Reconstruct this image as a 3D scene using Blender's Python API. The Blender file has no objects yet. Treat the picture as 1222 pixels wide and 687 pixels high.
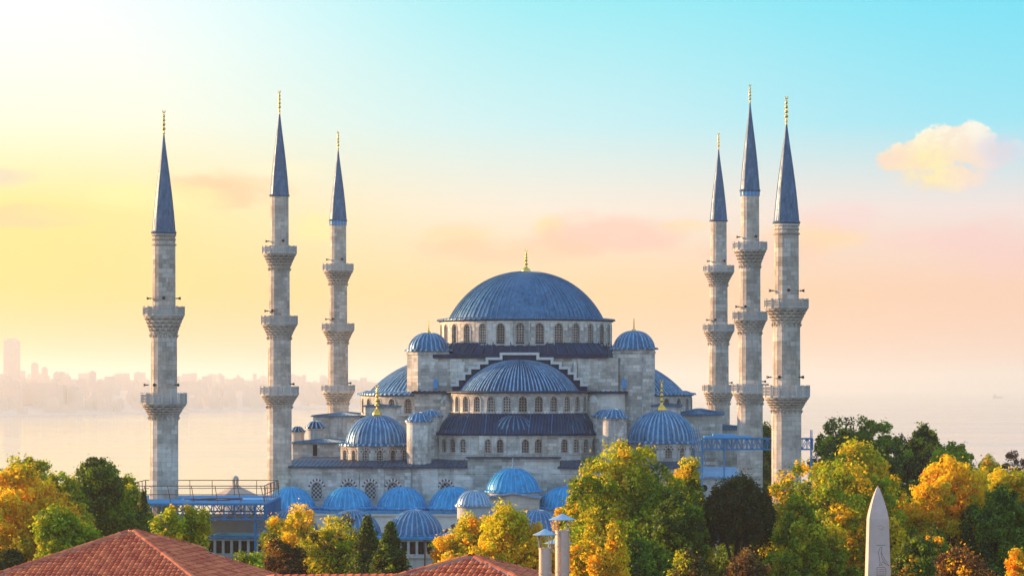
import bpy, bmesh, math, random
import numpy as np
from mathutils import Vector, Matrix

SC = bpy.context.scene
COL = SC.collection
PI = math.pi
R_ = math.radians
random.seed(7)
rng = np.random.default_rng(7)

# ------------------------------------------------------------------ camera, light, exposure
FOC = 3264.0            # focal length in photo pixels (photo is 1222 wide)
EYE = 30.0              # the camera stands on a roof 30 m above the old racecourse
HOR = 460.0             # photo row of the horizon
cam = bpy.data.cameras.new('camera')
cam_o = bpy.data.objects.new('camera', cam)
COL.objects.link(cam_o)
cam_o.location = (0, 0, EYE)
cam_o.rotation_euler = (R_(90), 0, 0)
cam.sensor_width = 36
cam.lens = 36 * FOC / 1222
cam.shift_y = (HOR - 343.5) / 1222
cam.clip_start = 1
cam.clip_end = 120000
SC.camera = cam_o

SUN_AZ = 66.0           # degrees to the left of the view axis
SUN_EL = 11.0
sun = bpy.data.lights.new('sun', 'SUN')
sun.energy = 5.0
sun.angle = R_(0.6)
sun.color = (1.0, 0.63, 0.31)
sun_o = bpy.data.objects.new('sun', sun)
COL.objects.link(sun_o)
sdir = Vector((-math.sin(R_(SUN_AZ)) * math.cos(R_(SUN_EL)), math.cos(R_(SUN_AZ)) * math.cos(R_(SUN_EL)), math.sin(R_(SUN_EL))))
sun_o.rotation_euler = sdir.to_track_quat('Z', 'Y').to_euler()
sun_o.location = (-200, 200, 200)

SC.view_settings.view_transform = 'Standard'
SC.view_settings.look = 'None'
SC.view_settings.exposure = 1.0
SC.view_settings.gamma = 1.0
SC.cycles.max_bounces = 8
SC.cycles.volume_bounces = 2
SC.cycles.transparent_max_bounces = 6
SC.cycles.caustics_reflective = False
SC.cycles.caustics_refractive = False


def lin(c):
    return tuple((x / 255 / 12.92) if x / 255 <= 0.04045 else ((x / 255 + 0.055) / 1.055) ** 2.4 for x in c)


class NT:
    """small helper to write node trees"""
    def __init__(self, nt):
        self.nt = nt
        nt.nodes.clear()

    def n(self, kind, **kw):
        nd = self.nt.nodes.new('ShaderNode' + kind)
        for k, v in kw.items():
            if k.startswith('i_'):
                nd.inputs[k[2:].replace('_', ' ')].default_value = v
            else:
                setattr(nd, k, v)
        return nd

    def l(self, a, b):
        self.nt.links.new(a, b)

    def put(self, sock, v):
        if isinstance(v, bpy.types.NodeSocket):
            self.l(v, sock)
        elif isinstance(v, (tuple, list)) and sock.type == 'RGBA' and len(v) == 3:
            sock.default_value = (*v, 1)
        else:
            sock.default_value = v

    def math(self, op, a, b=0.0, c=0.0):
        nd = self.n('Math', operation=op)
        for s, v in zip(nd.inputs, (a, b, c)):
            self.put(s, v)
        return nd.outputs[0]

    def rng(self, x, a, b, c=0.0, d=1.0, smooth=True):
        nd = self.n('MapRange')
        nd.interpolation_type = 'SMOOTHSTEP' if smooth else 'LINEAR'
        for s, v in zip(nd.inputs[:5], (x, a, b, c, d)):
            self.put(s, v)
        return nd.outputs[0]

    def mix(self, f, a, b, mode='MIX'):
        nd = self.n('Mix', data_type='RGBA', blend_type=mode)
        self.put(nd.inputs[0], f)
        self.put(nd.inputs[6], a)
        self.put(nd.inputs[7], b)
        return nd.outputs[2]

    def ramp(self, x, stops, mode='LINEAR'):
        nd = self.n('ValToRGB')
        r = nd.color_ramp
        r.interpolation = mode
        while len(r.elements) < len(stops):
            r.elements.new(0.5)
        for e, (p, c) in zip(r.elements, stops):
            e.position = p
            e.color = (*c, 1) if len(c) == 3 else c
        self.put(nd.inputs[0], x)
        return nd.outputs[0]

    def noise(self, vec, scale, detail=4, rough=0.55, lac=2.0, dist=0.0):
        nd = self.n('TexNoise')
        nd.inputs['Scale'].default_value = scale
        nd.inputs['Detail'].default_value = detail
        nd.inputs['Roughness'].default_value = rough
        nd.inputs['Distortion'].default_value = dist
        if vec is not None:
            self.l(vec, nd.inputs['Vector'])
        return nd.outputs[0]

    def mapping(self, vec, scale=(1, 1, 1), loc=(0, 0, 0)):
        nd = self.n('Mapping')
        nd.inputs['Scale'].default_value = scale
        nd.inputs['Location'].default_value = loc
        self.l(vec, nd.inputs['Vector'])
        return nd.outputs[0]


# ------------------------------------------------------------------ sky
W = bpy.data.worlds.new('World')
SC.world = W
W.use_nodes = True
t = NT(W.node_tree)
tc = t.n('TexCoord').outputs['Generated']
sep = t.n('SeparateXYZ')
t.l(tc, sep.inputs[0])
sx, sy, sz = sep.outputs
zz = t.rng(sz, 0.0, 0.3, 0, 1, False)


def zp(y):
    return max(0.0, (HOR - y) / FOC / 0.3)


def skyramp(cs):
    return t.ramp(zz, [(zp(y), lin(c)) for y, c in cs])


rL = skyramp([(460, (246, 186, 120)), (435, (247, 194, 122)), (350, (247, 214, 98)), (250, (249, 229, 132)), (150, (253, 250, 224)), (60, (252, 254, 247)), (0, (247, 255, 255)), (-420, (150, 205, 240))])
rM = skyramp([(460, (248, 194, 142)), (440, (249, 198, 140)), (350, (249, 209, 140)), (250, (245, 233, 215)), (150, (196, 238, 243)), (0, (142, 234, 244)), (-420, (95, 175, 235))])
rR = skyramp([(460, (245, 192, 168)), (440, (248, 196, 166)), (350, (249, 198, 166)), (250, (238, 223, 220)), (150, (142, 226, 244)), (0, (98, 222, 244)), (-420, (75, 160, 230))])
c1 = t.mix(t.rng(sx, -0.185, 0.02), rL, rM)
c1 = t.mix(t.rng(sx, -0.02, 0.19), c1, rR)
# clouds: patches of vapour at fixed directions in the sky
cv = t.mapping(tc, (1, 1, 1.9))
n1 = t.noise(cv, 46, 7, 0.58)
n2 = t.noise(t.mapping(tc, (1, 1, 2.2), (3, 1, 0)), 40, 8, 0.62)


def cloud(px, py, a, b, n, amp, lo, hi):
    x0, z0 = (px - 611) / FOC, (HOR - py) / FOC
    ex = t.math('DIVIDE', t.math('SUBTRACT', sx, x0), a)
    ez = t.math('DIVIDE', t.math('SUBTRACT', sz, z0), b)
    r2 = t.math('ADD', t.math('MULTIPLY', ex, ex), t.math('MULTIPLY', ez, ez))
    v = t.math('ADD', t.math('SUBTRACT', 1.0, r2), t.math('MULTIPLY', t.math('SUBTRACT', n, 0.5), amp))
    m = t.rng(v, lo, hi)
    return t.math('MULTIPLY', m, t.rng(sy, 0.2, 0.5))


n4 = t.noise(t.mapping(tc, (1, 1, 1.35), (0.7, 0, 0.2)), 62, 8, 0.60)
n5 = t.noise(t.mapping(tc, (1, 1, 1.2), (1.7, 0, 0.9)), 190, 5, 0.62)
warp = t.math('ADD', t.math('MULTIPLY', t.math('SUBTRACT', n4, 0.5), 2.9), t.math('MULTIPLY', t.math('SUBTRACT', n5, 0.5), 1.9))


def puff(px, py, a, b):
    x0, z0 = (px - 611) / FOC, (HOR - py) / FOC
    ex = t.math('DIVIDE', t.math('SUBTRACT', sx, x0), a / FOC)
    ez = t.math('DIVIDE', t.math('SUBTRACT', sz, z0), b / FOC)
    return t.math('SUBTRACT', 1.0, t.math('ADD', t.math('MULTIPLY', ex, ex), t.math('MULTIPLY', ez, ez)))


pf = None
for a_ in ((1132, 172, 42, 27), (1092, 196, 40, 24), (1062, 197, 26, 12), (1168, 190, 34, 18), (1196, 183, 26, 13), (1110, 215, 62, 16)):
    q_ = puff(*a_)
    pf = q_ if pf is None else t.math('SMOOTH_MAX', pf, q_, 0.3)
body = t.math('ADD', pf, warp)
soft = t.rng(sz, (HOR - 232) / FOC, (HOR - 185) / FOC)          # crisp top, melting base
m = t.math('MULTIPLY', t.rng(body, t.math('ADD', -0.5, t.math('MULTIPLY', soft, 0.45)), t.math('ADD', 1.15, t.math('MULTIPLY', soft, -0.8))), t.rng(sy, 0.2, 0.5))
m = t.math('MULTIPLY', m, t.rng(sx, (1215 - 611) / FOC, (1150 - 611) / FOC, 0.35, 1.0))
ccol = t.ramp(t.rng(sx, (1060 - 611) / FOC, (1195 - 611) / FOC, 0, 1, False), [(0.0, lin((252, 222, 190))), (0.30, lin((255, 241, 160))), (0.62, lin((252, 226, 200))), (0.85, lin((238, 218, 218))), (1.0, lin((216, 212, 228)))])
ccol = t.mix(t.math('MULTIPLY', t.rng(sz, (HOR - 195) / FOC, (HOR - 155) / FOC), 0.8), ccol, lin((255, 252, 235)))
ccol = t.mix(t.math('MULTIPLY', t.rng(n5, 0.60, 0.40), 0.5), ccol, lin((250, 214, 190)))
c1 = t.mix(t.math('MULTIPLY', m, 0.92), c1, ccol)
for (px, py, a, b, col, amp, op) in [
        (1180, 184, 0.010, 0.006, (208, 208, 230), 2.4, 0.45), (1110, 290, 0.03, 0.006, (250, 200, 196), 2.6, 0.35),
        (1190, 300, 0.03, 0.012, (246, 196, 196), 2.6, 0.45), (965, 285, 0.022, 0.008, (254, 214, 160), 2.6, 0.75), (1000, 262, 0.02, 0.006, (246, 206, 206), 2.6, 0.5), (905, 300, 0.03, 0.007, (250, 200, 178), 2.6, 0.6),
        (655, 272, 0.008, 0.0055, (252, 232, 148), 2.2, 0.75), (548, 285, 0.016, 0.007, (250, 216, 160), 2.4, 0.75),
        (720, 280, 0.034, 0.009, (247, 196, 178), 2.8, 0.75), (600, 300, 0.04, 0.006, (249, 200, 158), 2.8, 0.6), (815, 270, 0.012, 0.003, (252, 220, 160), 2.2, 0.5),
        (262, 228, 0.028, 0.0075, (247, 206, 158), 2.8, 0.9), (185, 238, 0.028, 0.007, (254, 244, 160), 2.6, 0.6),
        (385, 272, 0.012, 0.008, (252, 240, 150), 2.6, 0.6), (15, 262, 0.032, 0.0055, (236, 208, 150), 2.6, 0.8), (120, 258, 0.03, 0.004, (250, 226, 140), 2.6, 0.6),
        (8, 217, 0.016, 0.0042, (228, 214, 188), 2.6, 0.8), (350, 205, 0.02, 0.004, (254, 246, 205), 2.6, 0.4)]:
    c1 = t.mix(t.math('MULTIPLY', cloud(px, py, a, b, n2, amp, -0.1, 1.0), op), c1, lin(col))
# sky behind the camera and overhead: blue, brightened to fill the shaded fronts
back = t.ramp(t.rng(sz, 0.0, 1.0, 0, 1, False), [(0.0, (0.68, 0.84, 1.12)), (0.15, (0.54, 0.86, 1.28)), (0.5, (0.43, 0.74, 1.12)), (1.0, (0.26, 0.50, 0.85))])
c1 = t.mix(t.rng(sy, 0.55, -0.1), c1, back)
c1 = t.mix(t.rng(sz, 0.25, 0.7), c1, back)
nish = t.n('TexSky', sky_type='NISHITA')
nish.sun_disc = False
nish.sun_elevation = R_(SUN_EL)
nish.sun_rotation = R_(-SUN_AZ)
nish.air_density = 1.0
nish.dust_density = 2.0
nish.altitude = 100
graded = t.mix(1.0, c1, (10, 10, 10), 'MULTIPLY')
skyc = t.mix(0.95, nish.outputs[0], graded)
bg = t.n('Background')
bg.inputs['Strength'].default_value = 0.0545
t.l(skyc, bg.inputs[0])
wo = t.n('OutputWorld')
t.l(bg.outputs[0], wo.inputs[0])


# ------------------------------------------------------------------ materials
MATS = {}


def material(name):
    m_ = bpy.data.materials.new(name)
    m_.use_nodes = True
    MATS[name] = m_
    nt = NT(m_.node_tree)
    out = nt.n('OutputMaterial')
    return m_, nt, out


def principled(nt, out, col, rough=0.6, metal=0.0, spec=0.4, bump=None, bstr=0.3, bdist=0.05):
    p = nt.n('BsdfPrincipled')
    nt.put(p.inputs['Base Color'], col)
    nt.put(p.inputs['Roughness'], rough)
    nt.put(p.inputs['Metallic'], metal)
    nt.put(p.inputs['Specular IOR Level'], spec)
    if bump is not None:
        b = nt.n('Bump')
        b.inputs['Strength'].default_value = bstr
        b.inputs['Distance'].default_value = bdist
        nt.put(b.inputs['Height'], bump)
        nt.l(b.outputs[0], p.inputs['Normal'])
    nt.l(p.outputs[0], out.inputs[0])
    return p


def stone(name, a, b, mortar, bw=1.1, bh=0.42, stain=0.5, dark=(0.10, 0.09, 0.08)):
    m_, nt, out = material(name)
    uv = nt.n('UVMap').outputs[0]
    ob = nt.n('TexCoord').outputs['Object']
    br = nt.n('TexBrick')
    br.offset = 0.5
    nt.l(uv, br.inputs['Vector'])
    nt.put(br.inputs['Color1'], a)
    nt.put(br.inputs['Color2'], b)
    nt.put(br.inputs['Mortar'], mortar)
    br.inputs['Scale'].default_value = 1.0
    br.inputs['Mortar Size'].default_value = 0.022
    br.inputs['Bias'].default_value = 0.0
    br.inputs['Brick Width'].default_value = bw
    br.inputs['Row Height'].default_value = bh
    # odd replaced blocks, larger grain
    br2 = nt.n('TexBrick')
    br2.offset = 0.37
    nt.l(nt.mapping(uv, (1, 1, 1), (0.3, 0.0, 0)), br2.inputs['Vector'])
    nt.put(br2.inputs['Color1'], (0, 0, 0))
    nt.put(br2.inputs['Color2'], (1, 1, 1))
    nt.put(br2.inputs['Mortar'], (0.4, 0.4, 0.4))
    br2.inputs['Scale'].default_value = 1.0
    br2.inputs['Brick Width'].default_value = bw * 1.9
    br2.inputs['Row Height'].default_value = bh * 2
    br2.inputs['Bias'].default_value = 0.0
    rnd = nt.rng(br2.outputs[0], 0.2, 0.9)
    c = nt.mix(nt.math('MULTIPLY', rnd, 0.5), br.outputs[0], tuple(x * 0.45 for x in a))
    big = nt.noise(ob, 0.16, 6, 0.62)
    c = nt.mix(nt.rng(big, 0.45, 0.66, 0, 0.6), c, tuple(x * 1.3 for x in b))
    streak = nt.noise(nt.mapping(ob, (0.9, 0.9, 0.10)), 1.0, 5, 0.6)
    c = nt.mix(nt.rng(streak, 0.50, 0.74, 0, stain), c, dark)
    patch = nt.noise(ob, 0.55, 4, 0.65)
    c = nt.mix(nt.rng(patch, 0.56, 0.72, 0, stain * 0.8), c, dark)
    warm = nt.noise(nt.mapping(ob, (1, 1, 0.5), (7, 3, 1)), 0.30, 5, 0.6)
    c = nt.mix(nt.rng(warm, 0.52, 0.70, 0, 0.5), c, nt.mix(1.0, c, (1.05, 0.80, 0.56), 'MULTIPLY'))
    fine = nt.noise(ob, 3.0, 4, 0.7)
    c = nt.mix(0.3, c, nt.mix(fine, tuple(x * 0.6 for x in a), tuple(min(1, x * 1.4) for x in b)))
    h = nt.math('ADD', br.outputs['Fac'], nt.math('MULTIPLY', fine, -0.6))
    hh = nt.math('MULTIPLY', h, -1.0)
    principled(nt, out, c, 0.85, 0, 0.2, hh, 0.5, 0.05)
    return m_


M_STONE = stone('ashlar_stone', (0.28, 0.235, 0.19), (0.82, 0.755, 0.665), (0.28, 0.25, 0.22), bw=1.25, bh=0.5, stain=0.72)
M_MIN = stone('minaret_stone', (0.30, 0.235, 0.185), (0.72, 0.61, 0.51), (0.27, 0.23, 0.19), bw=1.1, bh=0.55, stain=0.7)
M_TRIM = stone('trim_stone', (0.50, 0.46, 0.41), (0.55, 0.51, 0.46), (0.30, 0.28, 0.25), bw=1.6, bh=2.0, stain=0.5)
M_OBEL = stone('granite', (0.72, 0.46, 0.38), (0.78, 0.53, 0.44), (0.73, 0.48, 0.40), bw=30, bh=30, stain=0.25, dark=(0.30, 0.20, 0.2))


def lead(name, a, b, rough=0.42, metal=0.25, lift=0.07):
    m_, nt, out = material(name)
    ob = nt.n('TexCoord').outputs['Object']
    big = nt.noise(ob, 0.35, 5, 0.6)
    fine = nt.noise(nt.mapping(ob, (1, 1, 0.35)), 2.2, 5, 0.65)
    c = nt.mix(nt.rng(big, 0.35, 0.68), a, b)
    c = nt.mix(nt.rng(fine, 0.5, 0.72, 0, 0.6), c, tuple(min(1, x * 1.5 + lift) for x in b))
    c = nt.mix(nt.rng(fine, 0.5, 0.27, 0, 0.7), c, tuple(x * 0.35 for x in a))
    run = nt.noise(nt.mapping(ob, (1.6, 1.6, 0.12), (5, 2, 0)), 1.0, 5, 0.6)
    c = nt.mix(nt.rng(run, 0.54, 0.70, 0, 0.5), c, tuple(min(1, x * 0.6 + lift * 0.85) for x in b))
    r = nt.rng(fine, 0.3, 0.7, rough - 0.1, rough + 0.15)
    principled(nt, out, c, r, metal, 0.35, fine, 0.3, 0.1)
    return m_


M_LEAD = lead('weathered_lead', (0.038, 0.135, 0.25), (0.07, 0.19, 0.32), lift=0.045)
M_LEADB = lead('bright_lead', (0.010, 0.24, 0.50), (0.018, 0.32, 0.60), 0.45, 0.1, 0.015)
M_LEADS = lead('bright_lead_seam', (0.04, 0.36, 0.62), (0.08, 0.44, 0.68), 0.4, 0.1, 0.03)
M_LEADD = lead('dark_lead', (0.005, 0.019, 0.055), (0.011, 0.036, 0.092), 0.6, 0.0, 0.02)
M_LEADM = lead('lead_seam', (0.15, 0.30, 0.46), (0.26, 0.42, 0.58), 0.4, 0.3)
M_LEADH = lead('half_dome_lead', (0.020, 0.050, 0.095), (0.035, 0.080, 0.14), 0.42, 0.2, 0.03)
M_CONE = lead('minaret_lead', (0.075, 0.125, 0.20), (0.105, 0.165, 0.25), 0.42, 0.2)

m_, nt, out = material('gold')
principled(nt, out, (0.95, 0.55, 0.10), 0.28, 1.0)
M_GOLD = m_


def plain(name, col, rough=0.6, metal=0.0, var=0.25, scale=1.2, bump=0.2):
    m_, nt, out = material(name)
    ob = nt.n('TexCoord').outputs['Object']
    n = nt.noise(ob, scale, 5, 0.65)
    c = nt.mix(n, tuple(x * (1 - var) for x in col), tuple(min(1, x * (1 + var)) for x in col))
    principled(nt, out, c, rough, metal, 0.4, n, bump, 0.03)
    return m_


M_STEELB = plain('blue_painted_steel', (0.028, 0.20, 0.43), 0.5)
M_DECKB = plain('blue_sheeting', (0.10, 0.36, 0.60), 0.5, 0, 0.3, 0.5)
M_RUST = plain('brown_pipe', (0.16, 0.045, 0.025), 0.6)
M_DARK = plain('dark_recess', (0.015, 0.014, 0.014), 0.8)
M_IRON = plain('dark_horn', (0.03, 0.028, 0.03), 0.5)
M_TILEB = plain('blue_tile', (0.05, 0.30, 0.62), 0.3)
M_REDST = plain('red_stone', (0.20, 0.05, 0.04), 0.75)
M_WHITE = plain('white_marble', (0.66, 0.64, 0.60), 0.55)
M_PLASTER = plain('pale_plaster', (0.50, 0.46, 0.42), 0.8)
M_GALV = plain('galvanised_steel', (0.70, 0.50, 0.40), 0.27, 0.85, 0.15, 2.0, 0.12)
M_GALVB = plain('zinc_cap', (0.42, 0.52, 0.60), 0.35, 0.5, 0.2, 6.0)
M_BARK = plain('bark', (0.07, 0.05, 0.035), 0.9, 0, 0.5, 3.0, 0.6)
M_CITY = plain('haze_faded_shore', (0.70, 0.54, 0.44), 0.9, 0, 0.2, 0.02)  # haze fading is put into the pale colour of shore and city

# pierced plaster window lattice
m_, nt, out = material('window_lattice')
uv = nt.n('UVMap').outputs[0]
vo = nt.n('TexVoronoi')
vo.inputs['Scale'].default_value = 2.6
vo.inputs['Randomness'].default_value = 0.12
nt.l(uv, vo.inputs['Vector'])
hole = nt.rng(vo.outputs['Distance'], 0.29, 0.36)
oi = nt.n('ObjectInfo').outputs['Random']
c = nt.mix(hole, (0.020, 0.018, 0.020), nt.mix(oi, (0.26, 0.19, 0.15), (0.50, 0.43, 0.37)))
principled(nt, out, c, 0.7, 0, 0.3, hole, 0.6, 0.1)
M_LATT = m_
m_, nt, out = material('marble_lattice')
uv = nt.n('UVMap').outputs[0]
ck = nt.n('TexChecker')
ck.inputs['Scale'].default_value = 3.4
nt.l(uv, ck.inputs['Vector'])
principled(nt, out, nt.mix(ck.outputs['Fac'], (0.05, 0.05, 0.055), (0.48, 0.45, 0.42)), 0.7, 0, 0.3)
M_LATTW = m_

# terracotta tile
m_, nt, out = material('terracotta_tile')
ob = nt.n('TexCoord').outputs['Object']
at = nt.n('Attribute', attribute_name='tint')
n = nt.noise(ob, 0.5, 6, 0.75)
c = nt.mix(at.outputs['Fac'], (0.50, 0.085, 0.035), (0.86, 0.23, 0.085))
c = nt.mix(nt.rng(n, 0.5, 0.75, 0, 0.5), c, (0.17, 0.06, 0.045))
principled(nt, out, c, 0.75, 0, 0.3, nt.noise(ob, 12, 3), 0.3, 0.01)
M_TILE = m_
M_MORTAR = plain('ridge_mortar', (0.30, 0.25, 0.23), 0.9)

# leaves: colour stored per leaf, light passes through
m_, nt, out = material('leaves')
at = nt.n('Attribute', attribute_name='leafcol')
d = nt.n('BsdfDiffuse')
nt.l(at.outputs['Color'], d.inputs[0])
tr = nt.n('BsdfTranslucent')
nt.l(nt.mix(1.0, at.outputs['Color'], (1.75, 1.45, 0.55), 'MULTIPLY'), tr.inputs[0])
gl = nt.n('BsdfGlossy')
gl.inputs['Roughness'].default_value = 0.5
gl.inputs['Color'].default_value = (0.6, 0.6, 0.5, 1)
m1 = nt.n('MixShader')
m1.inputs[0].default_value = 0.5
nt.l(d.outputs[0], m1.inputs[1])
nt.l(tr.outputs[0], m1.inputs[2])
m2 = nt.n('MixShader')
m2.inputs[0].default_value = 0.03
nt.l(m1.outputs[0], m2.inputs[1])
nt.l(gl.outputs[0], m2.inputs[2])
nt.l(m2.outputs[0], out.inputs[0])
M_LEAF = m_

# ground, sea
m_, nt, out = material('earth')
ob = nt.n('TexCoord').outputs['Object']
n = nt.noise(ob, 0.05, 8, 0.6)
n3 = nt.noise(ob, 1.3, 6, 0.6)
c = nt.mix(nt.rng(n, 0.4, 0.6), (0.05, 0.07, 0.03), (0.17, 0.15, 0.12))
c = nt.mix(nt.math('MULTIPLY', n3, 0.4), c, (0.06, 0.06, 0.035))
principled(nt, out, c, 0.95, 0, 0.2, n3, 0.4, 0.1)
M_EARTH = m_
m_, nt, out = material('seawater')
ob = nt.n('TexCoord').outputs['Object']
n = nt.noise(nt.mapping(ob, (0.012, 0.03, 1)), 1.0, 6, 0.6)
nb = nt.noise(nt.mapping(ob, (0.0008, 0.004, 1)), 1.0, 5, 0.6)
h = nt.math('ADD', n, nt.math('MULTIPLY', nb, 0.8))
r = nt.rng(nb, 0.35, 0.65, 0.09, 0.13)
principled(nt, out, (0.46, 0.43, 0.37), r, 0, 0.5, h, 0.03, 1.0)
M_SEA = m_


# ------------------------------------------------------------------ mesh building
class MB:
    def __init__(self):
        self.v, self.f, self.m, self.uv = [], [], [], []

    def add(self, verts, faces, mat=0, uv=None):
        o = len(self.v)
        self.v += [tuple(p) for p in verts]
        for k, f in enumerate(faces):
            self.f.append(tuple(i + o for i in f))
            self.m.append(mat)
            self.uv.append([uv[i] for i in f] if uv is not None else None)

    def quad(self, a, b, c, d, mat=0, uv=None):
        self.add([a, b, c, d], [(0, 1, 2, 3)], mat, uv)

    def poly(self, pts, mat=0):
        self.add(pts, [tuple(range(len(pts)))], mat)

    def box(self, x0, x1, y0, y1, z0, z1, mat=0):
        v = [(x, y, z) for x in (x0, x1) for y in (y0, y1) for z in (z0, z1)]
        self.add(v, [(0, 1, 3, 2), (4, 6, 7, 5), (0, 4, 5, 1), (2, 3, 7, 6), (1, 5, 7, 3), (0, 2, 6, 4)], mat)

    def beam(self, p, q, w, h=None, mat=0):
        """rectangular bar from p to q"""
        h = h or w
        p, q = Vector(p), Vector(q)
        d = (q - p).normalized()
        s = d.cross(Vector((0, 0, 1)))
        s = s.normalized() if s.length > 1e-4 else Vector((1, 0, 0))
        u = s.cross(d)
        v = []
        for c in (p, q):
            for a, b in ((-1, -1), (1, -1), (1, 1), (-1, 1)):
                v.append(c + s * a * w / 2 + u * b * h / 2)
        self.add(v, [(0, 3, 2, 1), (4, 5, 6, 7)] + [(i, (i + 1) % 4, (i + 1) % 4 + 4, i + 4) for i in range(4)], mat)

    def tube(self, p, q, r0, r1=None, n=6, mat=0):
        r1 = r0 if r1 is None else r1
        p, q = Vector(p), Vector(q)
        d = (q - p).normalized()
        s = d.orthogonal().normalized()
        u = d.cross(s)
        v = []
        for c, r in ((p, r0), (q, r1)):
            for k in range(n):
                a = 2 * PI * k / n
                v.append(c + s * math.cos(a) * r + u * math.sin(a) * r)
        self.add(v, [(i, (i + 1) % n, (i + 1) % n + n, i + n) for i in range(n)] + [tuple(range(n))[::-1], tuple(range(n, 2 * n))], mat)

    def path(self, pts, radii, n=6, mat=0):
        for i in range(len(pts) - 1):
            self.tube(pts[i], pts[i + 1], radii[i], radii[i + 1], n, mat)

    def lathe(self, c, prof, n=32, a0=0.0, a1=2 * PI, mat=0, phase=0.0, rfun=None):
        full = abs(a1 - a0 - 2 * PI) < 1e-6
        k = n if full else n + 1
        v = []
        for r, z in prof:
            for i in range(k):
                a = a0 + (a1 - a0) * i / n + phase
                rr = r * (rfun(i, z) if rfun else 1)
                v.append((c[0] + rr * math.cos(a), c[1] + rr * math.sin(a), c[2] + z))
        f = []
        for j in range(len(prof) - 1):
            for i in range(n):
                i2 = (i + 1) % k if full else i + 1
                f.append((j * k + i, j * k + i2, (j + 1) * k + i2, (j + 1) * k + i))
        self.add(v, f, mat)

    def prism(self, pts, z0, z1, mat=0, top=None):
        n = len(pts)
        v = [(x, y, z0) for x, y in pts] + [(x, y, z1) for x, y in pts]
        self.add(v, [(i, (i + 1) % n, (i + 1) % n + n, i + n) for i in range(n)], mat)
        self.add(v, [tuple(range(n, 2 * n)), tuple(range(n))[::-1]], mat if top is None else top)

    def build(self, name, mats, parent=None, smooth=False, recalc=True):
        me = bpy.data.meshes.new(name)
        me.from_pydata(self.v, [], self.f)
        if not isinstance(mats, (list, tuple)):
            mats = [mats]
        for mm in mats:
            me.materials.append(mm)
        me.polygons.foreach_set('material_index', self.m)
        if smooth:
            me.polygons.foreach_set('use_smooth', [True] * len(self.f))
        uvl = me.uv_layers.new(name='UVMap')
        buf = np.zeros((len(me.loops), 2), dtype=np.float32)
        V = np.array(self.v)
        li = 0
        for f, u in zip(self.f, self.uv):
            k = len(f)
            if u is not None:
                buf[li:li + k] = u
            else:
                P = V[list(f)]
                nrm = np.cross(P[1] - P[0], P[2] - P[0]) if k == 3 else np.cross(P[2] - P[0], P[3 % k] - P[1])
                L = np.linalg.norm(nrm)
                nrm = nrm / L if L > 1e-12 else np.array([0, -1.0, 0])
                if abs(nrm[2]) < 0.8:
                    hx = np.array([-nrm[1], nrm[0]])
                    hx /= (np.linalg.norm(hx) + 1e-9)
                    buf[li:li + k, 0] = P[:, :2] @ hx
                    buf[li:li + k, 1] = P[:, 2]
                else:
                    buf[li:li + k] = P[:, :2]
            li += k
        uvl.data.foreach_set('uv', buf.ravel())
        if recalc:
            b = bmesh.new()
            b.from_mesh(me)
            bmesh.ops.remove_doubles(b, verts=b.verts, dist=1e-4)
            bmesh.ops.recalc_face_normals(b, faces=b.faces)
            b.to_mesh(me)
            b.free()
        me.update()
        o = bpy.data.objects.new(name, me)
        COL.objects.link(o)
        if parent:
            o.parent = parent
        return o


def thing(name, label, cat, loc=(0, 0, 0), rz=0.0, group=None):
    o = bpy.data.objects.new(name, None)
    o.empty_display_size = 0.5
    COL.objects.link(o)
    o.location = loc
    o.rotation_euler = (0, 0, rz)
    o['label'] = label
    o['category'] = cat
    if group:
        o['group'] = group
    return o


def tag(o, label=None, cat=None, group=None, kind=None):
    for k, v in (('label', label), ('category', cat), ('group', group), ('kind', kind)):
        if v:
            o[k] = v
    return o


def at(px, py, d):
    """world point seen at photo pixel (px, py) from d metres away"""
    return Vector(((px - 611) / FOC * d, d, EYE + (HOR - py) / FOC * d))


# mosque frame: origin under the main dome, u to the right along the front, v away from the camera
MA = R_(4.3)
MC = np.array([2.1, 408.0])
NU = np.array([math.cos(MA), -math.sin(MA)])
NV = np.array([math.sin(MA), math.cos(MA)])


def L(px, py, v):
    """mosque-frame point (u, v, z) for a feature measured in the photo on the plane v"""
    k = np.array([(px - 611) / FOC, 1.0])
    tt = (v + MC @ NV) / (k @ NV)
    return float((tt * k - MC) @ NU), v, EYE + (HOR - py) / FOC * tt


# ------------------------------------------------------------------ reusable architecture
def arch_pts(w, z1, n=8, point=1.15):
    """arch outline from the right springing to the left one; slightly pointed; also the springing height"""
    h = w / 2 * point
    zs = z1 - h
    return [(w / 2 * math.cos(PI * i / n), zs + h * math.sin(PI * i / n)) for i in range(n + 1)], zs


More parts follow.
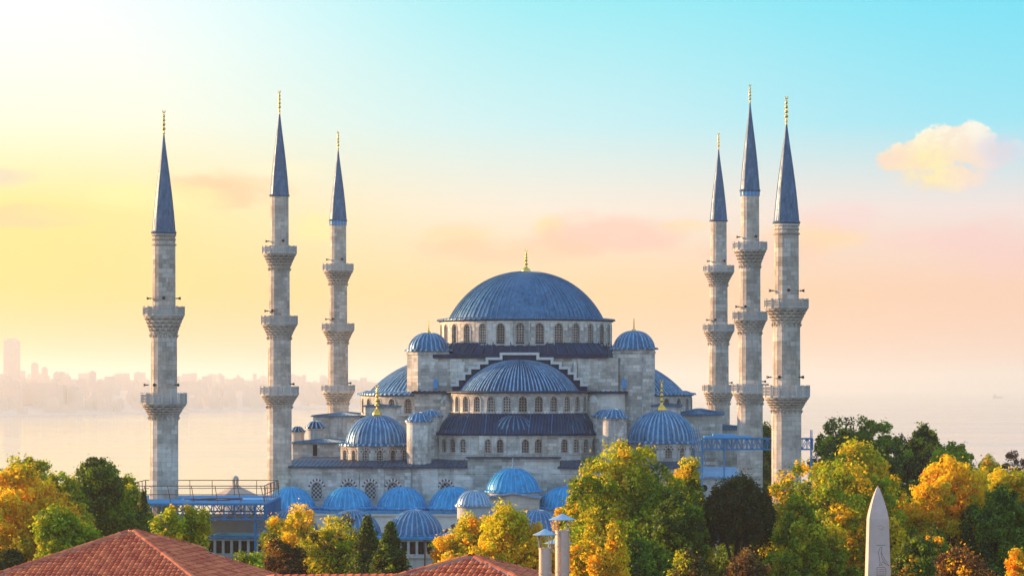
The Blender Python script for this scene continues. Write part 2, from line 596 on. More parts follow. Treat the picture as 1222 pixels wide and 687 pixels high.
def bay(wall, P, s0, s1, zb, zt, w, z0, z1, depth=0.35, mat=0, frame=None):
    """a stretch of wall with one arched opening; P(s, z, inward) gives the point. Returns the window in it."""
    sc = (s0 + s1) / 2
    A, zs = arch_pts(w, z1)
    A = [(sc + s, z) for s, z in A]
    l, r = sc - w / 2, sc + w / 2

    def q(a, b, c, d, m=mat):
        wall.quad(P(*a), P(*b), P(*c), P(*d), m, [(a[0], a[1]), (b[0], b[1]), (c[0], c[1]), (d[0], d[1])])
    q((s0, zb, 0), (l, zb, 0), (l, zt, 0), (s0, zt, 0))
    q((r, zb, 0), (s1, zb, 0), (s1, zt, 0), (r, zt, 0))
    q((l, zb, 0), (r, zb, 0), (r, z0, 0), (l, z0, 0))
    for (sa, za), (sb, zb_) in zip(A[:-1], A[1:]):
        q((sa, za, 0), (sa, zt, 0), (sb, zt, 0), (sb, zb_, 0))
    loop = [(l, z0), (r, z0)] + A
    for (sa, za), (sb, zb_) in zip(loop, loop[1:] + loop[:1]):
        if abs(sa - sb) + abs(za - zb_) > 1e-6:
            q((sa, za, 0), (sb, zb_, 0), (sb, zb_, depth), (sa, za, depth))
    win = MB()
    pts = [P(s, z, depth * 0.85) for s, z in loop]
    win.add(pts, [tuple(range(len(pts)))], 0, [(s - sc, z) for s, z in loop])
    # moulded surround
    fw = w * 0.13
    outl = [(l - fw, z0), ] + [(sc + (s - sc) * (1 + 2 * fw / w), zs + (z - zs) * (1 + 2 * fw / w)) for s, z in A[::-1]] + [(r + fw, z0)]
    inl = [(l, z0)] + A[::-1] + [(r, z0)]
    for i in range(len(outl) - 1):
        a, b, c, d = outl[i], outl[i + 1], inl[i + 1], inl[i]
        win.quad(P(*a, -0.06), P(*b, -0.06), P(*c, -0.06), P(*d, -0.06), 1)
        win.quad(P(*a, -0.06), P(*b, -0.06), P(*b, 0.0), P(*a, 0.0), 1)
        win.quad(P(*c, -0.06), P(*d, -0.06), P(*d, 0.1), P(*c, 0.1), 1)
    win.quad(P(l - fw, z0, -0.12), P(r + fw, z0, -0.12), P(r + fw, z0 - 0.16, -0.12), P(l - fw, z0 - 0.16, -0.12), 1)
    win.quad(P(l - fw, z0, -0.12), P(r + fw, z0, -0.12), P(r + fw, z0, depth), P(l - fw, z0, depth), 1)
    return win


def cyl_map(c, Rr, ang):
    """wall mapping on a cylinder; s is arc length measured from angle ang"""
    def P(s, z, dep):
        a = ang + s / Rr
        return (c[0] + (Rr - dep) * math.cos(a), c[1] + (Rr - dep) * math.sin(a), z)
    return P


def seg_map(p, q):
    p, q = np.array(p, float), np.array(q, float)
    d = (q - p) / np.linalg.norm(q - p)
    n = np.array([-d[1], d[0]])         # inward: to the left of travel

    def P(s, z, dep):
        x = p + d * s + n * dep
        return (x[0], x[1], z)
    return P, float(np.linalg.norm(q - p))


def ellipse_prof(Rr, H, n=14, t0=0.0, flare=()):
    if H / Rr < 0.9:            # shallow domes are spherical caps
        rho = (Rr * Rr + H * H) / (2 * H)
        z0 = H - rho
        b0 = math.asin(-z0 / rho)
        return list(flare) + [(rho * math.cos(b0 + (PI / 2 - b0) * i / n) + 0.002, z0 + rho * math.sin(b0 + (PI / 2 - b0) * i / n)) for i in range(n + 1)]
    return list(flare) + [(Rr * math.cos(t0 + (PI / 2 - t0) * i / n) + 0.002, H * math.sin(t0 + (PI / 2 - t0) * i / n)) for i in range(n + 1)]


def rib_dome(c, prof, nrib, a0=0.0, a1=2 * PI, h=0.09, wf=0.30, seam=1):
    """lead dome with raised standing seams; material 0 sheets, material `seam` for the ribs"""
    mb = MB()
    nr = []
    for j, (r, z) in enumerate(prof):
        p0, p1 = prof[max(0, j - 1)], prof[min(len(prof) - 1, j + 1)]
        dr, dz = p1[0] - p0[0], p1[1] - p0[1]
        l_ = math.hypot(dr, dz) + 1e-9
        nr.append((dz / l_, -dr / l_))
    rmax = max(p[0] for p in prof)
    da = (a1 - a0) / nrib
    jr = random.Random(int(c[0] * 97 + c[1] * 31 + nrib))
    for k in range(nrib):
        b = a0 + da * k
        wk = wf * jr.uniform(0.7, 1.25)
        hk = h * jr.uniform(0.6, 1.3)
        sh_ = da * jr.uniform(-0.10, 0.10)
        cols = [(b, 0), (b + sh_ + da * (0.5 - wk / 2), 0), (b + sh_ + da * (0.5 - wk / 2), 1), (b + sh_ + da * (0.5 + wk / 2), 1), (b + sh_ + da * (0.5 + wk / 2), 0), (b + da, 0)]
        v = []
        for (r, z), (n0, n1) in zip(prof, nr):
            hh = hk * min(1.0, r / rmax * 2.2)
            for a, u in cols:
                rr = r + n0 * hh * u
                v.append((c[0] + rr * math.cos(a), c[1] + rr * math.sin(a), c[2] + z + n1 * hh * u))
        for j in range(len(prof) - 1):
            for i in range(5):
                mb.add([v[j * 6 + i], v[j * 6 + i + 1], v[(j + 1) * 6 + i + 1], v[(j + 1) * 6 + i]], [(0, 1, 2, 3)], seam if i in (1, 2, 3) else 0)
    return mb


def finial(parent, c, h, fat=1.0, mat=None, chain=False):
    """gilded finial: bulbs on a stem and a crescent"""
    mb = MB()
    u = h
    prof = [(0.001, 0), (0.115 * fat, 0.0), (0.125 * fat, 0.03), (0.10 * fat, 0.10), (0.045 * fat, 0.17), (0.026 * fat, 0.22)]
    for z, r in ((0.30, 0.060), (0.44, 0.050), (0.56, 0.042), (0.67, 0.034)):
        prof += [(0.020 * fat, z - 0.045), (r * fat * 0.8, z - 0.02), (r * fat, z), (r * fat * 0.8, z + 0.02), (0.020 * fat, z + 0.045)]
    if chain:       # string of gilded balls, as on the minarets
        prof = [(0.001, 0), (0.030, 0.0), (0.026, 0.06)]
        for z, r in ((0.14, 0.040), (0.28, 0.062), (0.42, 0.058), (0.56, 0.052), (0.69, 0.044)):
            prof += [(0.020, z - 0.055), (r * 0.8, z - 0.025), (r, z), (r * 0.8, z + 0.025), (0.020, z + 0.055)]
    prof += [(0.015 * fat, 0.76), (0.010 * fat, 0.80)]
    mb.lathe(c, [(r * u, z * u) for r, z in prof], 10)
    n = 14
    rc = 0.042 * u
    pts = []
    for i in range(n + 1):
        a = R_(-90 + 30) + R_(300) * i / n + PI * 0  # opening at the top
        a = R_(110) + R_(320) * i / n
        pts.append((c[0] + rc * math.cos(a), c[1], c[2] + 0.80 * u + rc + rc * math.sin(a)))
    mb.path(pts, [0.004 * u + 0.018 * u * math.sin(PI * i / n) for i in range(n + 1)], 5)
    return mb.build('finial', mat or M_GOLD, parent, smooth=True)


# ------------------------------------------------------------------ setting: ground, sea, far shore
mb = MB()
ys = [-400, 60, 200, 330, 430, 500, 540, 600, 680, 760, 830, 900]
zs_ = [0, 0, 0, 0, 0, 0, -2, -10, -22, -34, -41, -45]
xs = list(np.linspace(-700, 700, 15))
V = []
for y, z in zip(ys, zs_):
    for x in xs:
        V.append((x * (1 + max(0, y) / 900), y, z))
nx = len(xs)
mb.add(V, [(j * nx + i, j * nx + i + 1, (j + 1) * nx + i + 1, (j + 1) * nx + i) for j in range(len(ys) - 1) for i in range(nx - 1)])
tag(mb.build('ground', M_EARTH), kind='structure')
SEA_Z = -40.0
mb = MB()
mb.quad((-14000, -500, SEA_Z), (14000, -500, SEA_Z), (14000, 42000, SEA_Z), (-14000, 42000, SEA_Z))
tag(mb.build('sea', M_SEA), kind='structure')

# far shore: the land rises from the waterline
mb = MB()
sh = []
for i in range(61):
    f = i / 60
    X = -5200 + f * 6000
    k = (X + 1155) / (-550 + 1155)
    Y = 6180 + (8460 - 6180) * k + 60 * math.sin(i * 1.3) + 45 * math.sin(i * 0.47 + 1)
    Y = max(Y, 3200 + 300 * f)
    sh.append((X, Y))
rows = [(0, -42), (25, -37), (500, -24), (1100, -2), (1800, 18), (2600, 28), (4000, 32), (7000, 34)]
V = []
for j, (dy, z) in enumerate(rows):
    for i, (X, Y) in enumerate(sh):
        bumpy = 0 if j < 2 else (4 + j) * math.sin(i * 0.33 + j)
        fade = max(0.0, min(1.0, (60 - i) / 10))
        V.append((X - dy * 0.12, Y + dy, -41 + (z + 41 + bumpy * 0.7) * fade))
nx = 61
mb.add(V, [(j * nx + i, j * nx + i + 1, (j + 1) * nx + i + 1, (j + 1) * nx + i) for j in range(len(rows) - 1) for i in range(nx - 1)])
tag(mb.build('far_shore', M_CITY), kind='structure')


def shore_z(X, Y):
    k = (X + 1155) / (-550 + 1155)
    dy = Y - max(6180 + (8460 - 6180) * k, 3300)
    return float(np.interp(dy, [r[0] for r in rows], [r[1] for r in rows]))


mb = MB()
for i in range(2000):
    px = random.uniform(-260, 520)
    X0 = (px - 611) / FOC
    k = 1
    Y = random.uniform(6300, 11800)
    X = X0 * Y
    z = shore_z(X, Y)
    if z < -34:
        continue
    w, dp, h = random.uniform(10, 34), random.uniform(12, 24), random.choice([8, 10, 12, 15, 18, 22, 40]) * random.uniform(0.8, 1.15)
    mb.box(X - w / 2, X + w / 2, Y, Y + dp, z - 8, z + h)
    if random.random() < 0.5:
        mb.box(X - w / 4, X + w / 5, Y + dp * 0.3, Y + dp * 0.7, z + h, z + h + 4)
tag(mb.build('distant_city', M_CITY), 'hazy mass of low city buildings along the far shore', 'city', kind='stuff')


def far_tower(name, label, px, py, w_px, d, steps):
    base = at(px, py, d)
    zb = shore_z(base.x, d) - 6
    w = w_px / FOC * d
    o = thing(name, label, 'building', (base.x, d, zb))
    H = base.z - zb
    mb = MB()
    mb.box(-w / 2, w / 2, 0, w * 0.7, 0, H)
    for i in range(1, int(H / 4)):
        mb.box(-w / 2 - 0.3, w / 2 + 0.3, -0.3, w * 0.7 + 0.3, i * 4.0, i * 4.0 + 0.8)
    mb.build('tower_body', M_CITY, o)
    mb = MB()
    mb.box(-w * 0.3, w * 0.3, w * 0.15, w * 0.5, H, H + steps)
    mb.build('rooftop_block', M_CITY, o)


far_tower('skyscraper', 'tall slab tower fading into haze on the far left shore', 13, 406, 18, 8300, 6)
far_tower('office_tower', 'slim mid rise tower right of the tall hazy slab tower', 41, 434, 8, 8600, 5)
far_tower('office_tower', 'small low tower furthest right among the three hazy towers', 53, 439, 7, 8700, 4)
far_tower('apartment_building', 'broad dark block near the waterline of the hazy far shore', 51, 459, 48, 6900, 4)

# a ship far out on the sea
p = at(1139, 470, 17000)
o = thing('ship', 'tiny grey ship far out on the pale sea at the right', 'ship', (p.x, 15500, SEA_Z))
mb = MB()
for a, b in ((0, 1),):
    hull = [(-24, 0), (22, -5), (30, 0), (22, 5), (-24, 5)]
    mb.prism([(-24, -5), (20, -5), (30, 0), (20, 5), (-24, 5)], -1, 9)
mb.build('hull', M_IRON, o)
mb = MB()
mb.box(-20, -8, -4, 4, 9, 18)
mb.box(-16, -12, -1.5, 1.5, 18, 23)
mb.build('wheelhouse', M_IRON, o)

# ------------------------------------------------------------------ the air
m_, nt, out = material('haze')
pv = nt.n('VolumePrincipled')
pv.inputs['Color'].default_value = (1.0, 0.915, 0.80, 1)
pv.inputs['Density'].default_value = 0.0001
pv.inputs['Anisotropy'].default_value = 0.55
nt.l(pv.outputs[0], out.inputs['Volume'])
mb = MB()
mb.box(-15000, 15000, -600, 43000, -46.5, 178)
hz = mb.build('haze', m_)
tag(hz, kind='stuff')
hz.display_type = 'WIRE'


# ------------------------------------------------------------------ minarets
def minaret(label, px, d, cone, blue, sections, balconies, fin, group='minarets of the mosque', cornice=None, horns=True):
    X = (px - 611) / FOC * d
    o = thing('minaret', label, 'minaret', (X, d, 0), R_(random.uniform(-4, 4)), group)
    Z = lambda y: EYE + (HOR - y) / FOC * d
    Wd = lambda w: w / 2 / FOC * d
    N = 16
    # shaft: stacked polygonal drums tapering slightly, with slender corner fillets
    mb = MB()
    for (yb, yt, w) in sections:
        z0 = 0.0 if yb is None else Z(yb)
        z1 = Z(yt)
        r = Wd(w)
        nseg = max(2, int((z1 - z0) / 3))
        prof = [(r * (1.012 - 0.02 * i / nseg), z0 + (z1 - z0) * i / nseg) for i in range(nseg + 1)]
        for k in range(N):          # one flat facet each, with a narrow raised arris between
            a = 2 * PI * k / N
            b = a + 2 * PI / N
            for (r0, za), (r1, zb) in zip(prof[:-1], prof[1:]):
                e = 0.16
                s0, s1 = a + (b - a) * e, b - (b - a) * e
                for p, q, ra, rb in ((a, s0, 1.0, 0.985), (s0, s1, 0.985, 0.985), (s1, b, 0.985, 1.0)):
                    mb.quad((r0 * ra * math.cos(p), r0 * ra * math.sin(p), za), (r0 * rb * math.cos(q), r0 * rb * math.sin(q), za),
                            (r1 * rb * math.cos(q), r1 * rb * math.sin(q), zb), (r1 * ra * math.cos(p), r1 * ra * math.sin(p), zb), 0,
                            [(p * 1.6 + px, za), (q * 1.6 + px, za), (q * 1.6 + px, zb), (p * 1.6 + px, zb)])
    if cornice:
        yc0, yc1 = cornice
        r = Wd(sections[-1][2])
        mb.lathe((0, 0, 0), [(r, Z(yc1)), (r + 0.12, Z(yc1)), (r + 0.14, Z(yc1) + 0.16), (r + 0.03, Z(yc1) + 0.2)], 32)
        for k in range(32):
            a = 2 * PI * k / 32
            mb.tube(((r + 0.02) * math.cos(a), (r + 0.02) * math.sin(a), (Z(yc0) + Z(yc1)) / 2 - 0.1), ((r + 0.06) * math.cos(a), (r + 0.06) * math.sin(a), (Z(yc0) + Z(yc1)) / 2 - 0.1), 0.13, 0.05, 6)
        mb.lathe((0, 0, 0), [(r, Z(yc0) - 0.5), (r + 0.1, Z(yc0) - 0.45), (r + 0.1, Z(yc0) - 0.25), (r, Z(yc0) - 0.2)], 32)
    mb.build('shaft', M_MIN, o)
    # balconies
    for (yt, ym, yb, w) in balconies:
        zt, zm, zb = Z(yt), Z(ym), Z(yb)
        ro = Wd(w)
        rs = [Wd(s[2]) for s in sections if (s[0] is None or Z(s[0]) <= zb + 0.3) and Z(s[1]) >= zb - 0.3]
        ri = rs[0] if rs else ro * 0.65
        mb = MB()
        # corbelled underside: tiers of small niches
        tiers = 5
        M = 64
        for q in range(tiers):
            f0, f1 = q / tiers, (q + 1) / tiers
            h0, h1 = zb + (zm - zb) * f0, zb + (zm - zb) * f1
            r0 = ri + (ro * 0.97 - ri) * (f0 ** 1.2)
            r1 = ri + (ro * 0.97 - ri) * (f1 ** 1.2)
            per = 4
            tooth = lambda i, z, q=q: 1.0 if ((i + 2 * (q % 2)) % per) < 2 else (0.86 if q else 0.78)
            mb.lathe((0, 0, 0), [(r0 * 0.99, h0), (r1 * 1.0, h0 + (h1 - h0) * 0.55)], M, rfun=tooth)
            mb.lathe((0, 0, 0), [(r1 * 1.0, h0 + (h1 - h0) * 0.55), (r1 * 1.01, h0 + (h1 - h0) * 0.97)], M, rfun=lambda i, z, q=q: 1.0 if ((i + 2 * (q % 2)) % per) < 2 else 0.965)
            mb.lathe((0, 0, 0), [(r1 * 0.9, h1 - 0.03), (r1 * 1.015, h1 - 0.03), (r1 * 1.015, h1), (r1 * 0.8, h1)], 32)
            if q == 0:
                for k in range(16):   # pendants
                    a = 2 * PI * (k + 0.5) / 16
                    mb.tube((r1 * math.cos(a), r1 * math.sin(a), h0 + 0.05), (r0 * 1.02 * math.cos(a), r0 * 1.02 * math.sin(a), h0 - 0.32), 0.14, 0.02, 5)
        mb.lathe((0, 0, 0), [(ri * 0.9, zm), (ro * 1.0, zm), (ro * 1.02, zm + 0.14), (ri * 0.9, zm + 0.14)], 32)
        cor = mb.build('corbel', M_MIN, o)
        # pierced parapet: posts, rails and bars between
        mb = MB()
        za, zc = zm + 0.14, zt
        for k in range(N):
            a, b = 2 * PI * k / N, 2 * PI * (k + 1) / N
            pa = Vector((ro * math.cos(a), ro * math.sin(a), 0))
            pb = Vector((ro * math.cos(b), ro * math.sin(b), 0))
            U = Vector((0, 0, 1))
            mb.beam(pa + U * za, pa + U * (zc + 0.06), 0.2, 0.2)
            hh = zc - za
            mb.beam(pa + U * (za + 0.09), pb + U * (za + 0.09), 0.14, 0.18)
            mb.beam(pa + U * (zc - 0.07), pb + U * (zc - 0.07), 0.15, 0.14)
            for e in (0.26, 0.42, 0.58, 0.74):
                c0 = pa.lerp(pb, e)
                mb.beam(c0 + U * (za + 0.1), c0 + U * (zc - 0.1), 0.075, 0.07)
            for e in (0.33, 0.6):
                z = za + hh * e
                mb.beam(pa + U * z, pb + U * z, 0.06, 0.09)
        mb.build('parapet', M_TRIM, o)
        mb = MB()
        mb.box(-0.35, 0.35, -ri - 0.02, -ri + 0.3, zm + 0.14, zm + 1.9)
        mb.box(-0.45, 0.45, -ri - 0.06, -ri + 0.3, zm + 1.9, zm + 2.05)
    # spire
    yc, ytip, wc = cone
    rc = Wd(wc)
    zc, zt = Z(yc), Z(ytip)
    mb = MB()
    NS = 14
    prof = [(rc * 1.06, -0.18), (rc * 1.1, -0.05), (rc * 1.0, 0.12)]
    hh = zt - zc
    for i in range(1, 9):
        f = i / 9
        r = rc * (1 - f) * (1 + 0.10 * math.sin(PI * f)) + 0.10 * f
        prof += [(r, 0.12 + (hh - 0.12) * f), (r * 0.985, 0.12 + (hh - 0.12) * f + 0.05)]
    prof += [(0.11, hh), (0.09, hh + 0.3)]
    sp = rib_dome((0, 0, zc), prof, 16, h=0.035, wf=0.12, seam=0).build('spire', M_CONE, o)
    finial(sp, (0, 0, zt), Z(fin) - zt, 0.9, chain=True)
    if blue:
        mb = MB()
        mb.lathe((0, 0, 0), [(rc * 0.98, Z(blue)), (rc * 0.99, Z(blue) + 0.05), (rc * 0.99, zc - 0.2), (rc * 0.9, zc - 0.2)], 32)
        for k in range(16):
            a = 2 * PI * k / 16
            mb.beam((rc * math.cos(a), rc * math.sin(a), Z(blue)), (rc * math.cos(a), rc * math.sin(a), zc - 0.2), 0.08, 0.12, 1)
        mb.build('tile_band', [M_TILEB, M_TRIM], o)
    if horns:
        for bi, (yt, ym, yb, w) in enumerate(balconies):
            up = [s for s in sections if s[0] is not None and abs(s[0] - yt) < 14]
            r = Wd(up[0][2]) if up else Wd(w) * 0.7
            z = Z(yt) + (1.0 if len(balconies) == 2 else 0.7)
            angs = {0: (-2.75, -1.95, -0.75), 1: (-2.9, -1.5, -0.2)}[bi % 2]
            if len(balconies) == 3:
                angs = {0: (-0.35,), 1: (-2.85, -1.9), 2: (-2.85, -1.15, )}[bi]
                if bi == 0:
                    z = Z(yt) + 0.35
            for a in angs:
                mb = MB()
                dd = Vector((math.cos(a), math.sin(a), 0))
                p0 = dd * (r - 0.05) + Vector((0, 0, z))
                mb.tube(p0, p0 + dd * 0.25, 0.04, 0.04, 6)
                mb.tube(p0 + dd * 0.2, p0 + dd * 0.34, 0.09, 0.08, 8)
                mb.tube(p0 + dd * 0.34, p0 + dd * 0.7, 0.05, 0.19, 10)
                mb.tube(p0 + dd * 0.7, p0 + dd * 0.72, 0.19, 0.205, 10)
                mb.build('loudspeaker', M_IRON, o)
    return o


minaret('nearest left minaret, two balconies, rising beside the blue steel canopy', 195.5, 328, (277, 164, 27.5), None,
        [(None, 490, 34.5), (484, 397, 31.5), (378, 277, 27.6)], [(469, 483, 498, 53), (366, 378, 400, 48)], 127, cornice=(277, 293))
minaret('three balcony minaret at the left front corner of the hall, highest on the left', 333.5, 381, (233, 137, 22), None,
        [(None, 482, 29.5), (473, 400, 27.7), (388, 318, 24.6), (304, 233, 22)], [(461, 472, 485, 45), (377, 388, 403, 42.5), (294, 304, 321, 40)], 104)
minaret('far left minaret with blue tile band, three balconies, standing right of the tallest left one', 403.5, 439, (262.5, 181, 20), 269,
        [(None, 478, 25.5), (468, 406, 23.8), (395, 336, 21.5), (324, 263, 19.3)], [(459.5, 468, 481, 39), (386, 395, 409, 37.5), (315, 324, 339, 35.5)], 153)
minaret('tallest right minaret with blue tile band, three balconies, middle of the right trio', 895, 376.5, (227, 126, 22.8), 234,
        [(None, 477, 30.5), (470, 394, 27.8), (383, 314, 24.8), (299, 227, 21.8)], [(458, 469, 481, 43), (372, 383, 397, 40), (289, 299, 318, 39.5)], 97)
minaret('slim far right minaret with three balconies, leftmost of the right trio', 857.5, 435, (263, 181, 20), None,
        [(None, 478, 27), (468, 407, 24), (396, 337, 21.5), (326, 263, 19.3)], [(459, 468, 481, 38), (387, 396, 410, 36.5), (317, 326, 340, 36)], 155)
minaret('nearest right minaret, two balconies, dark spire, rightmost of all', 938.5, 322, (265, 150, 30), None,
        [(None, 482, 35.5), (475, 384, 32.8), (369, 265, 29.3)], [(460, 475, 490, 54), (357, 369, 387, 51)], 110, cornice=(265, 280))

# ------------------------------------------------------------------ the mosque hall
hall = thing('mosque_hall', 'great domed mosque prayer hall with grey blue lead domes stepping up behind the courtyard', 'mosque', (MC[0], MC[1], 0), -MA)


def windows(list_, parent):
    for w in list_:
        w.build('window', [M_LATT, M_TRIM], parent, recalc=True)


def ring_drum(name, c, Rr, z0, z1, nwin, a0, a1, ww, wz0, wz1, mat, cornice=0.3, mat_c=None, only=None, depth=0.35):
    """round wall with arched windows from angle a0 to a1"""
    mb = MB()
    wins = []
    da = (a1 - a0) / nwin
    for k in range(nwin):
        am = a0 + da * (k + 0.5)
        P = cyl_map(c, Rr, am)
        s = Rr * da / 2
        wins.append(bay(mb, P, -s, s, z0, z1, ww, wz0, wz1, depth))
    n = nwin * 4
    mb.lathe((c[0], c[1], 0), [(Rr - 0.05, z1 - 0.02), (Rr + cornice * 0.5, z1), (Rr + cornice, z1 + 0.22), (Rr - 0.5, z1 + 0.24)], n, a0, a1, 1)
    o = mb.build(name, [mat, mat_c or M_LEADD], hall)
    windows(wins, o)
    return o


# main dome on its windowed drum
zs0 = 35.7
dome = rib_dome((0, 0, 39.72), ellipse_prof(11.55, 7.35, 20, 0.13, [(13.25, -0.12), (13.25, 0.02), (12.5, 0.10), (11.9, 0.18)]), 88, h=0.10, wf=0.3, seam=0)
dome = dome.build('main_dome', [M_LEAD, M_LEADM], hall)
finial(dome, (0, 0, 46.95), 3.9, 1.45)
ring_drum('main_drum', (0, 0), 12.75, 35.5, 39.45, 28, -PI / 2 - PI / 28, -PI / 2 - PI / 28 + 2 * PI, 1.25, 36.05, 39.0, M_STONE, 0.45)
# small buttress fins between drum windows stay in the drum's rim; lead apron from the drum to the square base
mb = MB()
n = 64
S = 12.4
v = []
for i in range(n):
    a = 2 * PI * i / n
    ca, sa = math.cos(a), math.sin(a)
    k = S / max(abs(ca), abs(sa))
    v += [(12.7 * ca, 12.7 * sa, 36.3), (min(k, 14.4) * ca if k > 12.7 else 12.9 * ca, min(k, 14.4) * sa if k > 12.7 else 12.9 * sa, 34.55)]
f = []
for i in range(n):
    j = (i + 1) % n
    f.append((2 * i, 2 * j, 2 * j + 1, 2 * i + 1))
mb.add(v, f)
oct_ = [(S, -8.4), (S, 8.4), (8.4, S + .35), (-8.4, S + .35), (-S, 8.4), (-S, -8.4), (-8.4, -S - .35), (8.4, -S - .35)]
mb.prism([(x * 1.02, y * 1.02) for x, y in [(S, -S), (S, S), (-S, S), (-S, -S)]], 34.0, 34.56)
for k in range(60):     # standing seams on the apron
    a = 2 * PI * k / 60
    ca, sa = math.cos(a), math.sin(a)
    kk = min(S / max(abs(ca), abs(sa)), 14.4)
    kk = max(kk, 12.9)
    mb.beam((12.72 * ca, 12.72 * sa, 36.32), (kk * ca, kk * sa, 34.6), 0.12, 0.12, 1)
mb.build('drum_apron', [M_LEADD, M_LEADH], hall)

# great square under the drum: tympanum walls with pilasters
SQ = 12.1
mb = MB()
mb.prism([(-14.2, -SQ), (14.2, -SQ), (14.2, SQ), (-14.2, SQ)], 18, 34.0)
for px in (545, 552.5):
    u = L(px, 440, -SQ)[0]
    for s in (u, -u - 0.4):
        mb.lathe((s, -SQ, 0), [(0.42, 28.5), (0.42, 33.2), (0.02, 33.8)], 10)
for s in (-9.3, 9.3):
    mb.box(s - 0.9, s + 0.9, -SQ - 0.35, -SQ + 0.2, 28, 33.9)
mb.build('tympanum', M_STONE, hall)

# stepped arch extrados framing the front half dome
vst = -13.0
pts = [(240, 620), (262, 620), (262, 595), (288, 595), (288, 572), (312, 572), (312, 550), (348, 550), (348, 530), (382, 530), (382, 512), (440, 512), (440, 492)]
prof = []
for x, y in pts:
    p = L(470 + x / 3.434, 280 + y / 3.434, vst)
    prof.append((p[0], p[2]))
uc = L(620, 425, vst)[0]
prof = [(u, z) for u, z in prof]
full = prof + [(2 * uc - u, z) for u, z in prof[::-1]]
mb = MB()
zbase = 28.9
for (u0, z0), (u1, z1) in zip(full[:-1], full[1:]):
    if abs(u1 - u0) > 0.05:
        mb.box(u0, u1, vst, -SQ + 0.01, zbase, z0 - 0.02)
mb.build('stepped_gable', M_LEADD, hall)
mb = MB()
for (u0, z0), (u1, z1) in zip(full[:-1], full[1:]):
    if abs(u1 - u0) > 0.05:
        mb.box(u0 - 0.2, u1 + 0.2, vst - 0.3, vst + 0.35, z0 - 0.02, z0 + 0.34)
        for s in np.arange(u0, u1, 0.5):
            pass
    else:
        mb.box(u0 - 0.19, u0 + 0.19, vst - 0.28, vst + 0.30, min(z0, z1) + 0.345, max(z0, z1) - 0.03)
mb.build('step_coping', M_WHITE, hall)

# front half dome, its drum and roof shelf
zf = 29.15
vf = -12.6
fd = rib_dome((uc, vf, zf), ellipse_prof(8.5, 4.6, 16, 0.0, [(8.75, 0.02)]), 46, PI, 2 * PI, h=0.14, wf=0.34)
fd.build('half_dome', [M_LEADH, M_LEADM], hall)  # paler seams carry the light on the ribs as colour
mb = MB()
mb.lathe((uc, vf, zf), [(10.6, -0.14), (10.6, 0.02), (8.6, 0.12)], 60, PI, 2 * PI)
mb.build('half_dome_eave', M_LEADD, hall)
ring_drum('half_dome_drum', (uc, vf), 10.0, 25.9, 28.95, 14, PI - 0.04, 2 * PI + 0.04, 1.15, 26.3, 28.5, M_STONE, 0.35)
mb = MB()
for s0, s1 in ((-15.6, -9.2), (9.2, 15.6)):
    mb.prism([(s0, -14.2), (s1, -14.2), (s1, -11.9), (s0, -11.9)], 28.85, 29.2, 0)
    for k in range(9):
        u = s0 + (s1 - s0) * (k + 0.5) / 9
        mb.beam((u, -14.2, 29.22), (u, -12.2, 29.24), 0.1, 0.1)
mb.build('shoulder_roof', M_LEADD, hall)
for s0, s1, s in ((-15.2, -8.5, -10.6), (8.5, 15.2, 10.6)):
    mb = MB()
    mb.box(s0, s1, -13.8, -12.15, 17.5, 28.85)
    mb.lathe((s, -13.9, 0), [(0.9, 20), (0.9, 27.6), (0.3, 28.6)], 12)
    mb.build('shoulder_wall', M_STONE, hall)

# exedra apron roof and scalloped lower wall
def scallop(k, nseg):
    """plan of the lower front wall: three shallow curves, left to right"""
    f = k / nseg
    arcs = [((-11.6, -19.6), (-4.4, -25.2), 1.2), ((-4.4, -25.2), (4.4, -25.2), 1.1), ((4.4, -25.2), (11.6, -19.6), 1.2)]
    i = min(2, int(f * 3))
    g = f * 3 - i
    (x0, y0), (x1, y1), bul = arcs[i]
    x, y = x0 + (x1 - x0) * g, y0 + (y1 - y0) * g
    nx_, ny_ = (y1 - y0), -(x1 - x0)
    l_ = math.hypot(nx_, ny_)
    b = math.sin(PI * g) * bul
    return (uc + x + nx_ / l_ * b, y + ny_ / l_ * b)


NSEG = 60
outer = [scallop(k, NSEG) for k in range(NSEG + 1)]
inner = [(uc + 9.95 * math.cos(PI + PI * (0.06 + 0.88 * k / NSEG)), vf + 9.95 * math.sin(PI + PI * (0.06 + 0.88 * k / NSEG))) for k in range(NSEG + 1)]
zr0, zr1 = 26.1, 23.25
mb = MB()
for k in range(NSEG):
    a, b, c, d = inner[k], inner[k + 1], outer[k + 1], outer[k]
    ex = lambda p, q, e: (p[0] + (q[0] - p[0]) * e, p[1] + (q[1] - p[1]) * e)
    c2, d2 = ex(b, c, 1.09), ex(a, d, 1.09)
    mb.quad((*a, zr0), (*b, zr0), (*c2, zr1), (*d2, zr1))
    mb.quad((*d2, zr1), (*c2, zr1), (*c2, zr1 - 0.2), (*d2, zr1 - 0.2))
    mb.quad((*d2, zr1 - 0.2), (*c2, zr1 - 0.2), (*b, zr1 - 0.2), (*a, zr1 - 0.2))
    if k % 1 == 0:
        mb.beam((*a, zr0 + 0.03), (*d2, zr1 + 0.03), 0.12, 0.12, 1 if k % 7 else 2)
mb.build('exedra_roof', [M_LEADD, M_LEADH, M_LEAD], hall)
for (ce, rr, hh, mt) in (((uc, -22.0), 4.1, 2.55, 1), ((uc - 7.6, -19.2), 3.5, 2.6, 0), ((uc + 7.6, -19.2), 3.5, 2.6, 0)):
    rib_dome((ce[0], ce[1], zr1 + 0.12), ellipse_prof(rr, hh, 10, 0, [(rr + 0.25, -0.05)]), 30, h=0.09, wf=0.34).build('exedra_dome', [M_LEADD, M_LEAD if mt else M_LEADH], hall)
mb = MB()
wins = []
nb = 15
